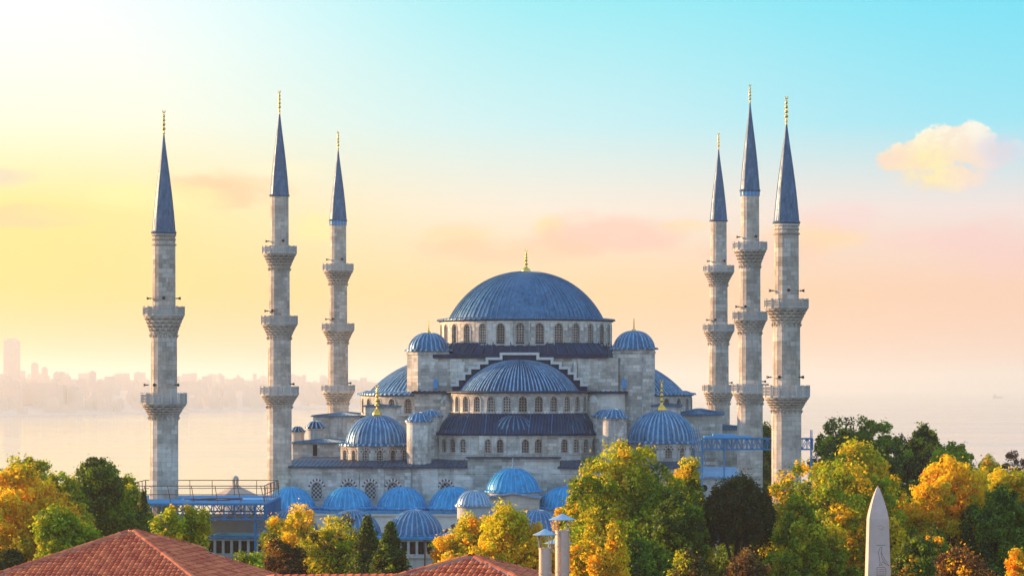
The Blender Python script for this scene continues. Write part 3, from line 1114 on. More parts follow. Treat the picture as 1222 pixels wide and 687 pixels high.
for k in range(nb):
    p, q = scallop(k * 4, NSEG), scallop((k + 1) * 4, NSEG)
    P, ln = seg_map(p, q)
    if k in (0, 1, 2, 3, 5, 6, 8, 9, 11, 12, 13, 14):
        wins.append(bay(mb, P, 0, ln, 19.5, 23.05, 0.95, 20.7, 22.5, 0.3))
    else:
        mb.quad(P(0, 19.5, 0), P(ln, 19.5, 0), P(ln, 23.05, 0), P(0, 23.05, 0))
for k in range(NSEG):
    p, q = scallop(k, NSEG), scallop(k + 1, NSEG)
    P, ln = seg_map(p, q)
    for z0, z1, pr in ((22.78, 23.0, -0.14), (20.3, 20.46, -0.1)):
        mb.quad(P(0, z0, pr), P(ln, z0, pr), P(ln, z1, pr), P(0, z1, pr))
        mb.quad(P(0, z1, pr), P(ln, z1, pr), P(ln, z1, 0.05), P(0, z1, 0.05))
        mb.quad(P(0, z0, pr), P(ln, z0, pr), P(ln, z0, 0.05), P(0, z0, 0.05))
for k in (20, 40):
    p = scallop(k, NSEG)
    mb.box(p[0] - 0.35, p[0] + 0.35, p[1] - 0.3, p[1] + 0.3, 19.5, 23.0)
ow = mb.build('exedra_wall', M_STONE, hall)
windows(wins, ow)


# corner weight towers: octagons with ribbed caps
def octagon(c, r, ph=PI / 8):
    return [(c[0] + r * math.cos(ph + k * PI / 4), c[1] + r * math.sin(ph + k * PI / 4)) for k in range(8)]


def capped(name, c, r, z0, z1, n, H, finial_h, mat=M_STONE, sides=8, roofmat=None, nrib=20, eave=0.3):
    mb = MB()
    if sides == 8:
        mb.prism(octagon(c, r), z0, z1)
        mb.prism(octagon(c, r + 0.14), z1 - 0.5, z1 - 0.3)
    else:
        mb.lathe((c[0], c[1], 0), [(r, z0), (r, z1 - 0.3), (r + 0.12, z1 - 0.2), (r + 0.12, z1)], 28)
    t_ = mb.build(name, mat, hall)
    rd = r * (1.0 if sides != 8 else 0.93)
    cap = rib_dome((c[0], c[1], z1), ellipse_prof(rd * 0.97, H, 10, 0.0, [(rd + eave + 0.1, 0.0), (rd + eave + 0.1, 0.14), (rd + 0.05, 0.2)]), nrib, h=0.12, wf=0.28).build('cap', roofmat or [M_LEAD, M_LEADM], t_)
    if finial_h:
        finial(cap, (c[0], c[1], z1 + H - 0.05), finial_h, 1.3)
    return t_


for px, py in ((511.5, 419), (756.5, 417)):
    u, v, z = L(px, py, -9.5)
    u, v, z = L(px, py, -9.5)
    mbz = capped('corner_tower', (u, -9.5), 3.28, 18, z, 8, 2.75, 2.05, nrib=26)
    mb = MB()
    mb.box(u + (1.35 if u < 0 else -1.35) - 0.28, u + (1.35 if u < 0 else -1.35) + 0.28, -9.5 - 3.3, -9.5 - 2.8, 29.6, 30.9)
    mb.build('slit_window', M_TILEB, mbz)
# little round turrets at the front
for px, pt in ((500, 503), (733, 499)):
    u, v, z = L(px, pt, -27)
    capped('turret', (u, -27), 1.72, 18.5, z, 0, 1.35, 0, sides=0, nrib=16, eave=0.18)
for px, pt in ((513, 497), (722, 497)):
    u, v, z = L(px, pt, -19.5)
    capped('turret', (u, -19.5), 1.7, 18.5, z, 0, 1.0, 0, sides=0, nrib=16, eave=0.15)

# corner domes on low octagonal drums
def voussoirs(mb, P, sc, w, z1, length=0.55, n=11, m0=0, m1=1):
    A, zs = arch_pts(w, z1, n)
    for i in range(n):
        (s0, za), (s1, zb) = A[i], A[i + 1]
        k = 1 + 2 * length / w
        kz = lambda z: zs + (z - zs) * k
        f = 1.0
        a, b, c, d = (sc + s0, za), (sc + s1, zb), (sc + s1 * k, kz(zb)), (sc + s0 * k, kz(za))
        q = [P(x, z, -0.05) for x, z in (a, b, c, d)]
        q2 = [P(x, z, 0.05) for x, z in (a, b, c, d)]
        mb.add(q + q2, [(0, 1, 2, 3), (0, 1, 5, 4), (1, 2, 6, 5), (2, 3, 7, 6), (3, 0, 4, 7)], m0 if i % 2 else m1)


for px, pyb, rd, rw, fpx in ((450, 530, 4.45, 4.95, 450), (789.5, 527, 4.75, 5.2, 447)):
    u, v, z = L(px, pyb, -20.5)
    c = (u, -20.5)
    mb = MB()
    wins = []
    vs = MB()
    pts8 = octagon(c, rw / math.cos(PI / 8))
    for k in range(8):
        p, q = pts8[k], pts8[(k + 1) % 8]
        P, ln = seg_map(p, q)
        for h0, h1 in ((0, ln / 2), (ln / 2, ln)):
            w = bay(mb, P, h0, h1, z - 3.6, z - 0.15, 0.85, z - 2.1, z - 0.72, 0.25)
            wins.append(w)
            voussoirs(w, P, (h0 + h1) / 2, 0.9, z - 0.69, 0.3, 11, 2, 3)
    o8 = mb.build('corner_dome_drum', M_STONE, hall)
    for w in wins:
        w.build('window', [M_LATT, M_TRIM, M_REDST, M_TRIM], o8)
    cd = rib_dome((u, -20.5, z), ellipse_prof(rd, rd * 0.94, 14, 0.0, [(rw + 0.45, -0.14), (rw + 0.45, 0.02), (rd + 0.12, 0.14)]), 40, h=0.11, wf=0.34).build('corner_dome', [M_LEAD, M_LEADM], hall)
    finial(cd, (u, -20.5, z + rd * 0.94 - 0.1), 5.0, 1.15)

# half domes on the flanks
for sgn in (-1, 1):
    a0 = PI / 2 if sgn < 0 else -PI / 2
    cx = sgn * 12.3
    rib_dome((cx, 0, 28.75), ellipse_prof(11.3, 5.3, 14, 0.08, [(12.95, -0.12), (12.95, 0.02), (12.2, 0.15), (11.6, 0.4)]), 48, a0, a0 + PI, h=0.12, wf=0.32).build('half_dome', [M_LEAD, M_LEADM], hall)
    ring_drum('half_dome_drum', (cx, 0), 12.4, 25.6, 28.5, 14, a0, a0 + PI, 1.15, 26.0, 28.1, M_STONE, 0.35)
# rear half dome
rib_dome((0, 12.6, 29.15), ellipse_prof(8.75, 4.55, 12, 0.1, [(10.4, -0.1), (9.2, 0.35)]), 44, 0, PI, h=0.12).build('half_dome', [M_LEAD, M_LEADM], hall)
ring_drum('half_dome_drum', (0, 12.6), 10.0, 22, 28.95, 14, 0, PI, 1.15, 26.3, 28.5, M_STONE, 0.3)
for u in (-15, 15):
    capped('corner_tower', (u, 9.5), 3.28, 18, 34.6, 8, 2.6, 0, nrib=26)

# gallery blocks along the flanks with lead roofs
def block(u0, u1, v0, v1, z0, z1, roof=M_LEAD, pitch=0.25, mat=M_STONE, over=0.3):
    mb = MB()
    mb.box(u0, u1, v0, v1, z0, z1)
    b = mb.build('gallery_block', mat, hall)
    mb = MB()
    um, vm = (u0 + u1) / 2, (v0 + v1) / 2
    z = z1
    mb.prism([(u0 - over, v0 - over), (u1 + over, v0 - over), (u1 + over, v1 + over), (u0 - over, v1 + over)], z, z + 0.2)
    e = min(u1 - u0, v1 - v0) / 2 * 0.9
    top = [(u0 + e, v0 + e), (u1 - e, v0 + e), (u1 - e, v1 - e), (u0 + e, v1 - e)]
    low = [(u0 - over, v0 - over), (u1 + over, v0 - over), (u1 + over, v1 + over), (u0 - over, v1 + over)]
    zt = z + 0.2 + e * pitch
    for i in range(4):
        j = (i + 1) % 4
        mb.quad((*low[i], z + 0.2), (*low[j], z + 0.2), (*top[j], zt), (*top[i], zt))
        for k in range(1, 14):
            f = k / 14
            a = (low[i][0] + (low[j][0] - low[i][0]) * f, low[i][1] + (low[j][1] - low[i][1]) * f)
            b2 = (top[i][0] + (top[j][0] - top[i][0]) * f, top[i][1] + (top[j][1] - top[i][1]) * f)
            mb.beam((*a, z + 0.22), (*b2, zt + 0.02), 0.09, 0.09)
    mb.poly([(*p, zt) for p in top])
    mb.build('gallery_roof', roof, b)
    return b


uL = lambda px, v: L(px, 500, v)[0]
block(uL(376, -4), uL(432, -4), -6, 10, 15, 25.4, pitch=0.12)
block(uL(437, -10), -14.6, -11, 4, 15, 26.9, pitch=0.1)
block(uL(351, -14), uL(412, -14), -15.5, 12, 10, L(400, 529, -15)[2], M_LEAD, 0.12)
block(uL(806, -6), uL(862, -6), -8, 10, 15, L(830, 495, -8)[2], pitch=0.2)
block(14.6, uL(812, -9), -11, 4, 15, 27.0, pitch=0.1)
block(uL(836, -3), uL(889, -3), -5, 12, 10, L(830, 512, -5)[2], pitch=0.1)
# two little domed stair turrets on the left gallery
for px, pt, r in ((355.5, 515, 0.95), (383.5, 510, 1.25)):
    u, v, z = L(px, pt, -3)
    capped('stair_turret', (u, -3.0 if px < 370 else -9.0), r, 20, z, 0, r * 0.85, 0, mat=M_TRIM, sides=0, roofmat=[M_LEADD, M_LEADM], nrib=12, eave=0.12)
# slit window on the left gallery
u, v, z = L(376, 536, -15.5)
mb = MB()
mb.box(u - 0.3, u + 0.3, v - 0.06, v + 0.05, z - 0.9, z + 0.7)
mb.build('slit_window', M_DARK, hall)

# front hall: lower lead roof and main front wall
uA = L(344, 556, -30)[0]
uB = L(834, 558, -30)[0]
uP0, uP1 = L(558, 550, -30)[0], L(668, 550, -30)[0]
zF = L(450, 556, -30)[2]
zR = 19.55
mb = MB()
for (a, b) in ((uA, uP0), (uP1, uB)):
    mb.quad((a - 0.3, -30.5, zF), (b, -30.5, zF), (b, -25.0, zR), (a - 0.3, -25.0, zR))
    mb.quad((a - 0.3, -30.5, zF), (b, -30.5, zF), (b, -30.5, zF - 0.25), (a - 0.3, -30.5, zF - 0.25))
    mb.quad((a - 0.3, -25.0, zR), (b, -25.0, zR), (b, -12.0, zR + 0.3), (a - 0.3, -12.0, zR + 0.3))
    k = a
    while k < b:
        mb.beam((k, -30.5, zF + 0.03), (k, -25.0, zR + 0.03), 0.09, 0.1)
        k += 0.62
mb.quad((uP0, -29.6, zR - 0.1), (uP1, -29.6, zR - 0.1), (uP1, -12, zR + 0.3), (uP0, -12, zR + 0.3))
mb.box(uP0 - 0.2, uP1 + 0.2, -30.6, -29.5, 19.98, 20.2)
mb.build('front_roof', M_LEADH, hall)
mb = MB()
wins = []
P, ln = seg_map((uA, -30), (uB, -30))
edges = [378, 416, 442, 469, 532, 690, 740, 800]
cuts = [0.0]
cent = [L(px, 580, -30)[0] - uA for px in edges]
zt = zF - 0.25
for c0 in cent:
    cuts += [c0 - 1.6, c0 + 1.6]
for i in range(0, len(cuts) - 1):
    a, b = cuts[i], cuts[i + 1]
    if i % 2 == 0:
        mb.quad(P(a, 0, 0), P(b, 0, 0), P(b, zt, 0), P(a, zt, 0))
    else:
        w = bay(mb, P, a, b, 0, zt, 1.5, 14.4, L(500, 575.5, -30)[2], 0.3)
        voussoirs(w, P, (a + b) / 2, 1.6, L(500, 575.5, -30)[2] + 0.04, 0.42, 15, 2, 3)
        wins.append(w)
mb.quad(P(cuts[-1], 0, 0), P(ln, 0, 0), P(ln, zt, 0), P(cuts[-1], zt, 0))
mb.box(uP0, uP1, -30.06, -29.3, zt - 0.4, 19.98)
mb.box(uA, uB, -30.12, -29.95, zt - 0.75, zt - 0.55)
mb.box(uP0, uP1, -30.2, -29.9, 19.6, 19.8)
# flanks and back of the hall
mb.box(uA, uB, -29.5, 30, 0, 17.5)
mb.box(uA + 4, uB - 4, -25.5, 24, 17.5, 19.4)
for px in (455, 487, 519, 652, 700):          # shallow buttress strips and rain spouts
    u = L(px, 565, -30)[0]
    mb.box(u - 0.45, u + 0.45, -30.18, -29.9, 0, zt - 0.02)
ow = mb.build('front_wall', M_STONE, hall)
for w in wins:
    w.build('window', [M_LATTW, M_TRIM, M_REDST, M_WHITE], ow)
# round window high on the right of the front wall
u, v, z = L(790, 566, -30)
mb = MB()
mb.lathe((0, 0, 0), [(0.55, 0), (0.75, 0), (0.75, 0.15), (0.55, 0.15)], 20)
mb.lathe((0, 0, 0.02), [(0.001, 0.0), (0.55, 0.0)], 20, mat=1)
mb.v = [(u + 3.4 + a, v - c, z + b) for a, b, c in mb.v]
mb.build('round_window', [M_TRIM, M_DARK], hall)

# right end pavilion below the truss
u0, u1 = L(800, 560, -31)[0], L(886, 560, -31)[0]
mb = MB()
zP = L(850, 572, -31)[2]
mb.box(u0, u1, -31.5, -18, 0, L(850, 569, -31)[2])
bl = mb.build('side_pavilion', M_STONE, hall)
mb = MB()
zz0 = L(850, 568, -31)[2]
mb.quad((u0 - .3, -32, zz0), (u1 + .3, -32, zz0), (u1 + .3, -25, zz0 + 1.1), (u0 - .3, -25, zz0 + 1.1))
mb.quad((u0 - .3, -32, zz0), (u1 + .3, -32, zz0), (u1 + .3, -32, zz0 - .25), (u0 - .3, -32, zz0 - .25))
k = u0
while k < u1:
    mb.beam((k, -32, zz0 + 0.03), (k, -25, zz0 + 1.13), 0.09, 0.1)
    k += 0.6
mb.build('pavilion_roof', M_LEADM, bl)
u, v, z = L(840, 582, -31.5)
mb = MB()
mb.lathe((0, 0, 0), [(0.5, 0), (0.72, 0), (0.72, 0.15), (0.5, 0.15)], 20)
mb.lathe((0, 0, 0.02), [(0.001, 0.0), (0.5, 0.0)], 20, mat=1)
mb.v = [(u + a, v - c, z + b) for a, b, c in mb.v]
mb.build('round_window', [M_TRIM, M_DARK], bl)

# ------------------------------------------------------------------ courtyard arcades
court = thing('courtyard_arcade', 'courtyard arcade with rows of bright blue lead domes in front of the prayer hall', 'arcade', (MC[0], MC[1], 0), -MA)
VA, VB = -34.5, -82.5


def arcade_dome(px, pyb, v, r, H, mats, nrib=30, name='arcade_dome', top=None):
    u, vv, z = L(px, pyb, v)
    d_ = rib_dome((u, v, z), ellipse_prof(r, H, 12, 0.0, [(r + 0.45, -0.16), (r + 0.45, 0.02), (r + 0.08, 0.14)]), nrib, h=0.07, wf=0.26).build(name, mats, court)
    mb = MB()
    mb.lathe((0, 0, 0), [(r + 0.2, z - 1.0), (r + 0.2, z - 0.2), (r + 0.35, z - 0.17)], 24)
    mb.v = [(a + u, b + v, c) for a, b, c in mb.v]
    mb.build('dome_ring', M_PLASTER, d_)
    return u, z, d_


zA = L(480, 609, VA - 4)[2]
for px in (347, 415, 480, 541, 673, 738, 803):
    arcade_dome(px, 605, VA, 3.4, 2.85, [M_LEADB, M_LEADS])
u, z, d_ = arcade_dome(612, 585, VA, 3.65, 3.1, [M_LEADB, M_LEADS], 30)
mb = MB()
finial(d_, (u, VA, z + 3.0), 1.7, 1.0, M_LEADM)
# hall portal block with a low gable under the higher dome
mb = MB()
g0, g1 = L(582, 600, VA - 4)[0], L(643, 600, VA - 4)[0]
zg = L(612, 592, VA - 4)[2]
zgt = L(612, 587.5, VA - 4)[2]
um = (g0 + g1) / 2
fr = [(g0, 0), (g1, 0), (g1, zg), (um, zgt), (g0, zg)]
n = 5
mb.add([(a, VA - 4.4, b) for a, b in fr] + [(a, VA + 3.5, b) for a, b in fr], [(0, 1, 2, 3, 4), (9, 8, 7, 6, 5)] + [(i, (i + 1) % n, (i + 1) % n + n, i + n) for i in range(n)])
mb.box(g0 - 0.1, g1 + 0.1, VA - 4.5, VA - 4.3, zg - 1.6, zg - 1.3)
po = mb.build('portal', M_TRIM, court)
mb = MB()
for a, b in (((g0 - 0.4, zg - 0.1), (um, zgt + 0.05)), ((um, zgt + 0.05), (g1 + 0.4, zg - 0.1))):
    mb.quad((a[0], VA - 4.9, a[1] + 0.05), (b[0], VA - 4.9, b[1] + 0.05), (b[0], VA + 3, b[1] + 0.05), (a[0], VA + 3, a[1] + 0.05))
    mb.quad((a[0], VA - 4.9, a[1] + 0.05), (b[0], VA - 4.9, b[1] + 0.05), (b[0], VA - 4.9, b[1] - 0.2), (a[0], VA - 4.9, a[1] - 0.2))
mb.build('portal_roof', M_LEADM, court)
# inner arcade roof and wall
ua, ub = L(330, 605, VA)[0], L(845, 605, VA)[0]
mb = MB()
mb.box(ua, ub, VA - 4.6, VA + 4.2, zA - 0.35, zA - 0.05)
for k in range(int((ub - ua) / 0.8)):
    mb.beam((ua + k * 0.8, VA - 4.6, zA - 0.03), (ua + k * 0.8, VA - 3.2, zA - 0.03), 0.09, 0.08)
mb.build('arcade_roof', M_LEADB, court)
mb = MB()
wins = []
P, ln = seg_map((ua, VA - 4.2), (ub, VA - 4.2))
nb = 8
for k in range(nb):
    s0, s1 = ln * k / nb, ln * (k + 1) / nb
    w = bay(mb, P, s0, s1, 0, zA - 0.7, 4.6, 0.1, zA - 2.2, 1.2)
    voussoirs(mb, P, (s0 + s1) / 2, 4.6, zA - 2.18, 0.6, 15, 1, 0)
mb.box(ua, ub, VA - 4.5, VA - 4.1, zA - 0.7, zA - 0.36)
mb.build('inner_arcade_wall', [M_WHITE, M_REDST], court)

# outer arcade
zB = L(495, 640, VB - 4)[2]
for px in (347, 421, 495, 642, 716, 790, 863):
    arcade_dome(px, 637, VB, 3.35, 2.95, [M_LEAD, M_LEADM])  # shadow-side tone of this row is put into the darker lead
ua2, ub2 = L(254, 605, VB)[0], L(915, 605, VB)[0]
mb = MB()
mb.box(ua2, ub2, VB - 4.6, VB + 4.2, zB - 0.3, zB - 0.02)
mb.build('arcade_roof', M_LEADB, court)
mb = MB()
wins = []
P, ln = seg_map((ua2, VB - 4.2), (ub2, VB - 4.2))
nb = 66
zw = zB - 0.3
for k in range(nb):
    s0, s1 = ln * k / nb, ln * (k + 1) / nb
    a, b = s0 + 0.15, s1 - 0.15
    z0, z1 = zw - 1.75, zw - 0.25
    for q in ((s0, a, 0, zw), (b, s1, 0, zw), (a, b, 0, z0), (a, b, z1, zw)):
        mb.quad(P(q[0], q[2], 0), P(q[1], q[2], 0), P(q[1], q[3], 0), P(q[0], q[3], 0))
    for (x0, zz0), (x1, zz1) in (((a, z0), (b, z0)), ((b, z0), (b, z1)), ((b, z1), (a, z1)), ((a, z1), (a, z0))):
        mb.quad(P(x0, zz0, 0), P(x1, zz1, 0), P(x1, zz1, 0.4), P(x0, zz0, 0.4))
    w = MB()
    w.quad(P(a, z0, 0.36), P(b, z0, 0.36), P(b, z1, 0.36), P(a, z1, 0.36), 0)
    for e in (0.5,):
        s = a + (b - a) * e
        w.beam(P(s, z0, 0.2), P(s, z1, 0.2), 0.05, 0.05, 1)
    for e in (0.5,):
        w.beam(P(a, z0 + (z1 - z0) * e, 0.2), P(b, z0 + (z1 - z0) * e, 0.2), 0.05, 0.05, 1)
    wins.append(w)
mb.box(ua2, ub2, VB - 4.45, VB - 4.15, zw - 2.2, zw - 1.95)
mb.box(ua2, ub2, VB - 4.4, VB - 4.15, 6.0, 6.3)
for k in range(7):
    s = ua2 + (ub2 - ua2) * (k + 0.5) / 7
    mb.box(s - 0.45, s + 0.45, VB - 4.32, VB - 4.1, 0, zw - 2.22)
ow = mb.build('outer_wall', M_TRIM, court)
for w in wins:
    w.build('window', [M_DARK, M_IRON], ow)
mb = MB()
for px in (507, 431, 655, 730):
    u = L(px, 660, VB - 4.5)[0]
    mb.tube((u, VB - 4.5, 2), (u, VB - 4.5, zB - 0.4), 0.08)
    mb.box(u - 0.15, u + 0.15, VB - 4.65, VB - 4.35, zB - 0.7, zB - 0.3)
    mb.build('drainpipe', M_RUST, court)
    mb = MB()
# side wings of the court
mb = MB()
for u in (ua2 + 2, ub2 - 6):
    mb.box(u, u + 4, VB + 4.2, VA - 4.6, 0, zB - 0.4)
mb.build('side_wing', M_TRIM, court)
# gate: stone lantern drum and dome over a small gabled roof
gu, _, gz = L(565.5, 603, VB)
mb = MB()
mb.lathe((gu, VB, 0), [(2.0, gz - 2.2), (2.0, gz - 0.2), (2.2, gz - 0.12), (2.2, gz)], 28)
gd = mb.build('gate_drum', M_PLASTER, court)
rib_dome((gu, VB, gz), ellipse_prof(2.0, 1.85, 10, 0, [(2.3, 0.0), (2.3, 0.1), (2.05, 0.14)]), 26, h=0.07, wf=0.3).build('gate_dome', [M_LEADM, M_GALVB], gd)
mb = MB()
q = 2.9
zq = gz - 1.9
mb.box(gu - q - 0.4, gu + q + 0.4, VB - 5.2, VB + 4.5, 0, zq - 1.6)
mb.build('gate_block', M_TRIM, court)
mb = MB()
ce = (gu, VB - 1.2, zq + 0.9)
low = [(gu - q - 0.7, VB - 5.5, zq - 1.6), (gu + q + 0.7, VB - 5.5, zq - 1.6), (gu + q + 0.7, VB + 4.6, zq - 1.6), (gu - q - 0.7, VB + 4.6, zq - 1.6)]
hi = [(gu - 0.3, VB - 2.6, zq + 0.4), (gu + 0.3, VB - 2.6, zq + 0.4), (gu + 0.3, VB + 1.5, zq + 0.4), (gu - 0.3, VB + 1.5, zq + 0.4)]
for i in range(4):
    j = (i + 1) % 4
    mb.quad(low[i], low[j], hi[j], hi[i])
    for e in range(1, 8):
        f = e / 8
        a = Vector(low[i]).lerp(Vector(low[j]), f)
        b = Vector(hi[i]).lerp(Vector(hi[j]), f)
        mb.beam(a, b, 0.08, 0.08)
mb.quad(*hi)
mb.build('gate_roof', M_LEADB, court)

# ------------------------------------------------------------------ steel canopy over the left court corner
X0, X1, Y0, Y1 = -45.6, -28.6, 318.0, 338.0
ZD = 16.4
can = thing('steel_canopy', 'blue painted steel canopy with brown pipe railings around the foot of the left minaret', 'canopy', (X0, Y0, 0))
wx, wy = X1 - X0, Y1 - Y0
mx, my = (195.5 - 611) / FOC * 328 - X0, 328 - Y0
mb = MB()
hl = 2.15
for a, b, c, d in ((0, mx - hl, 0, wy), (mx + hl, wx, 0, wy), (mx - hl, mx + hl, 0, my - hl), (mx - hl, mx + hl, my + hl, wy)):
    mb.box(a, b, c, d, ZD - 0.1, ZD + 0.05)
for k in range(20):
    y = wy * (k + 0.5) / 20
    if abs(y - my) > hl:
        mb.beam((0, y, ZD + 0.07), (wx, y, ZD + 0.07), 0.1, 0.06)
mb.build('deck', M_DECKB, can)


def truss(p, q, h, parent, mat, npan, r=0.07, name='truss'):
    mb = MB()
    p, q = Vector(p), Vector(q)
    dn = Vector((0, 0, -h))
    mb.beam(p, q, r * 2.6)
    mb.beam(p + dn, q + dn, r * 2.6)
    for k in range(npan + 1):
        a = p.lerp(q, k / npan)
        mb.beam(a, a + dn, r * 1.6)
        if k < npan:
            b = p.lerp(q, (k + 1) / npan)
            mb.beam(a if k % 2 else a + dn, b + dn if k % 2 else b, r * 1.4)
    return mb.build(name, mat, parent)


for p, q, n in (((0, 0.1, ZD - 0.2), (wx, 0.1, ZD - 0.2), 14), ((0.1, 0, ZD - 0.2), (0.1, wy, ZD - 0.2), 20), ((wx - 0.1, 0, ZD - 0.2), (wx - 0.1, wy, ZD - 0.2), 20), ((0, wy - 0.1, ZD - 0.2), (wx, wy - 0.1, ZD - 0.2), 14), ((0, 11, ZD - 0.2), (wx, 11, ZD - 0.2), 14)):
    truss(p, q, 1.7, can, M_STEELB, n)
for (x, y, wd) in ((0.25, 0.25, 0.5), (wx - 1.3, 0.25, 1.3), (0.25, wy - 1, 0.8), (wx - 0.9, wy - 1, 0.8), (0.3, 11, 0.5), (wx - 0.9, 11, 0.8)):
    mb = MB()
    for a in (0, wd):
        for b in (0, wd * 0.8):
            mb.beam((x + a, y + b, 0), (x + a, y + b, ZD - 0.2), 0.16)
    z = 0.4
    k = 0
    while z < ZD - 1.6:
        mb.beam((x, y, z), (x + wd, y, z + 1.1 * (1 if k % 2 else 1)), 0.08)
        mb.beam((x, y, z), (x + wd, y, z), 0.08)
        mb.beam((x + wd, y, z), (x + wd, y + wd * 0.8, z + 1.1), 0.08)
        z += 1.1
        k += 1
    mb.build('post', M_STEELB, can)
mb = MB()
zr = ZD + 1.95
per = [(0.3, 0.3), (wx - 0.3, 0.3), (wx - 0.3, wy - 0.3), (0.3, wy - 0.3)]
random.seed(3)
for i in range(4):
    a, b = Vector((*per[i], 0)), Vector((*per[(i + 1) % 4], 0))
    ln = (b - a).length
    mb.tube(a + Vector((0, 0, zr)), b + Vector((0, 0, zr)), 0.05)
    mb.tube(a + Vector((0, 0, ZD + 0.95)), b + Vector((0, 0, ZD + 0.95)), 0.04)
    n = max(2, int(ln / (2.7 if i % 2 == 0 else 2.4)))
    for k in range(n + 1):
        p = a.lerp(b, k / n)
        lean = Vector((random.uniform(-0.35, -0.1) if i == 0 else random.uniform(-0.15, 0.15), 0, 0))
        mb.tube(p + Vector((0.1, 0, ZD + 0.05)), p + lean * 0.5 + Vector((0.05, 0, ZD + 1.0)), 0.045)
        mb.tube(p + lean * 0.5 + Vector((0.05, 0, ZD + 1.0)), p + lean + Vector((0, 0, zr)), 0.045)
for k in range(12):       # loose pipes and planks on the deck
    x, y = random.uniform(6, 12), random.uniform(4, 9)
    mb.tube((x, y, ZD + 0.14), (x + random.uniform(1, 2.4), y + random.uniform(-0.6, 0.6), ZD + 0.16), 0.06)
mb.build('railing', M_RUST, can)
# wall of the covered corner behind the canopy
mb = MB()
mb.box(2.2, wx - 1.4, 19, 19.4, 5, 14.0)
mb.build('back_screen', M_PLASTER, can)

# stone kiosk with lantern finial beyond the canopy
d = 366
p = at(281, 592, d)
o = thing('stone_kiosk', 'small stone kiosk with a pyramid roof and pierced lantern behind the canopy railings', 'kiosk', (p.x, d, 0))
ze, za = p.z, at(281, 579, d).z
hw = 3.1
mb = MB()
mb.prism(octagon((0, 0), hw * 0.9), 0, ze)
mb.build('wall', M_STONE, o)
mb = MB()
oc = octagon((0, 0), hw * 1.1)
for i in range(8):
    mb.quad((*oc[i], ze), (*oc[(i + 1) % 8], ze), (oc[(i + 1) % 8][0] * 0.1, oc[(i + 1) % 8][1] * 0.1, za), (oc[i][0] * 0.1, oc[i][1] * 0.1, za))
mb.poly([(x, y, ze - 0.002) for x, y in oc])
rf = mb.build('roof', plain('warm_lit_stone', (0.52, 0.37, 0.28), 0.9), o)  # warm light on the roof is put into its colour
mb = MB()
zt = at(281, 567, d).z
for k in range(6):
    a = k * PI / 3
    mb.tube((0.32 * math.cos(a), 0.32 * math.sin(a), za - 0.4), (0.32 * math.cos(a), 0.32 * math.sin(a), zt - 0.45), 0.1)
mb.lathe((0, 0, 0), [(0.45, za - 0.5), (0.45, za + 0.15), (0.3, za + 0.15)], 12)
mb.lathe((0, 0, 0), [(0.46, zt - 0.5), (0.42, zt - 0.3), (0.25, zt - 0.1), (0.01, zt)], 12)
mb.build('lantern', M_TRIM, rf)

# ------------------------------------------------------------------ blue truss walkway on the right
d = 351.0
a, b = at(838, 523, d), at(970, 523, d)
tw = thing('truss_walkway', 'blue steel truss walkway spanning behind the nearest right minaret', 'walkway', (a.x, d, 0))
ln = b.x - a.x
zt = a.z
for y in (0, 1.8):
    truss((0, y, zt), (ln, y, zt), 1.4, tw, M_STEELB, 22, 0.06)
mb = MB()
mb.box(0, ln, 0.1, 1.7, zt - 0.12, zt - 0.02)
mb.box(ln * 0.02, ln * 0.45, 0.3, 1.6, zt + 0.08, zt + 0.35)
mb.box(ln * 0.1, ln * 0.3, 0.4, 1.5, zt + 0.35, zt + 0.6)
mb.build('walkway_deck', M_DECKB, tw)
for x, zb in ((0.05, 0), (2.9, 0), (ln - 0.1, 0)):
    mb = MB()
    for y in (0.1, 1.7):
        mb.beam((x, y, 0), (x, y, zt + (1.1 if x > ln - 0.5 else 0.1)), 0.11)
    z = 1
    while z < zt - 2:
        mb.beam((x, 0.1, z), (x, 1.7, z + 1.5), 0.07)
        z += 1.5
    mb.build('post', M_STEELB, tw)
mb = MB()
for k in range(6):        # leaning ladder bars at the left end
    mb.beam((-0.9 + k * 0.28, 0.3, zt - 3.4), (-2.0 + k * 0.3, 0.3, zt + 1.4), 0.06)
for k in range(5):
    mb.beam((-1.1 - k * 0.2, 0.25, zt - 2.6 + k * 0.9), (0.4 - k * 0.2, 0.25, zt - 2.6 + k * 0.9), 0.06)
mb.build('ladder_frame', M_STEELB, tw)

# ------------------------------------------------------------------ red tiled buildings in the foreground


def ray_plane(px, py, P0, n):
    dr = Vector(((px - 611) / FOC, 1, (HOR - py) / FOC))
    o_ = Vector((0, 0, EYE))
    return o_ + dr * ((P0 - o_).dot(n) / dr.dot(n))


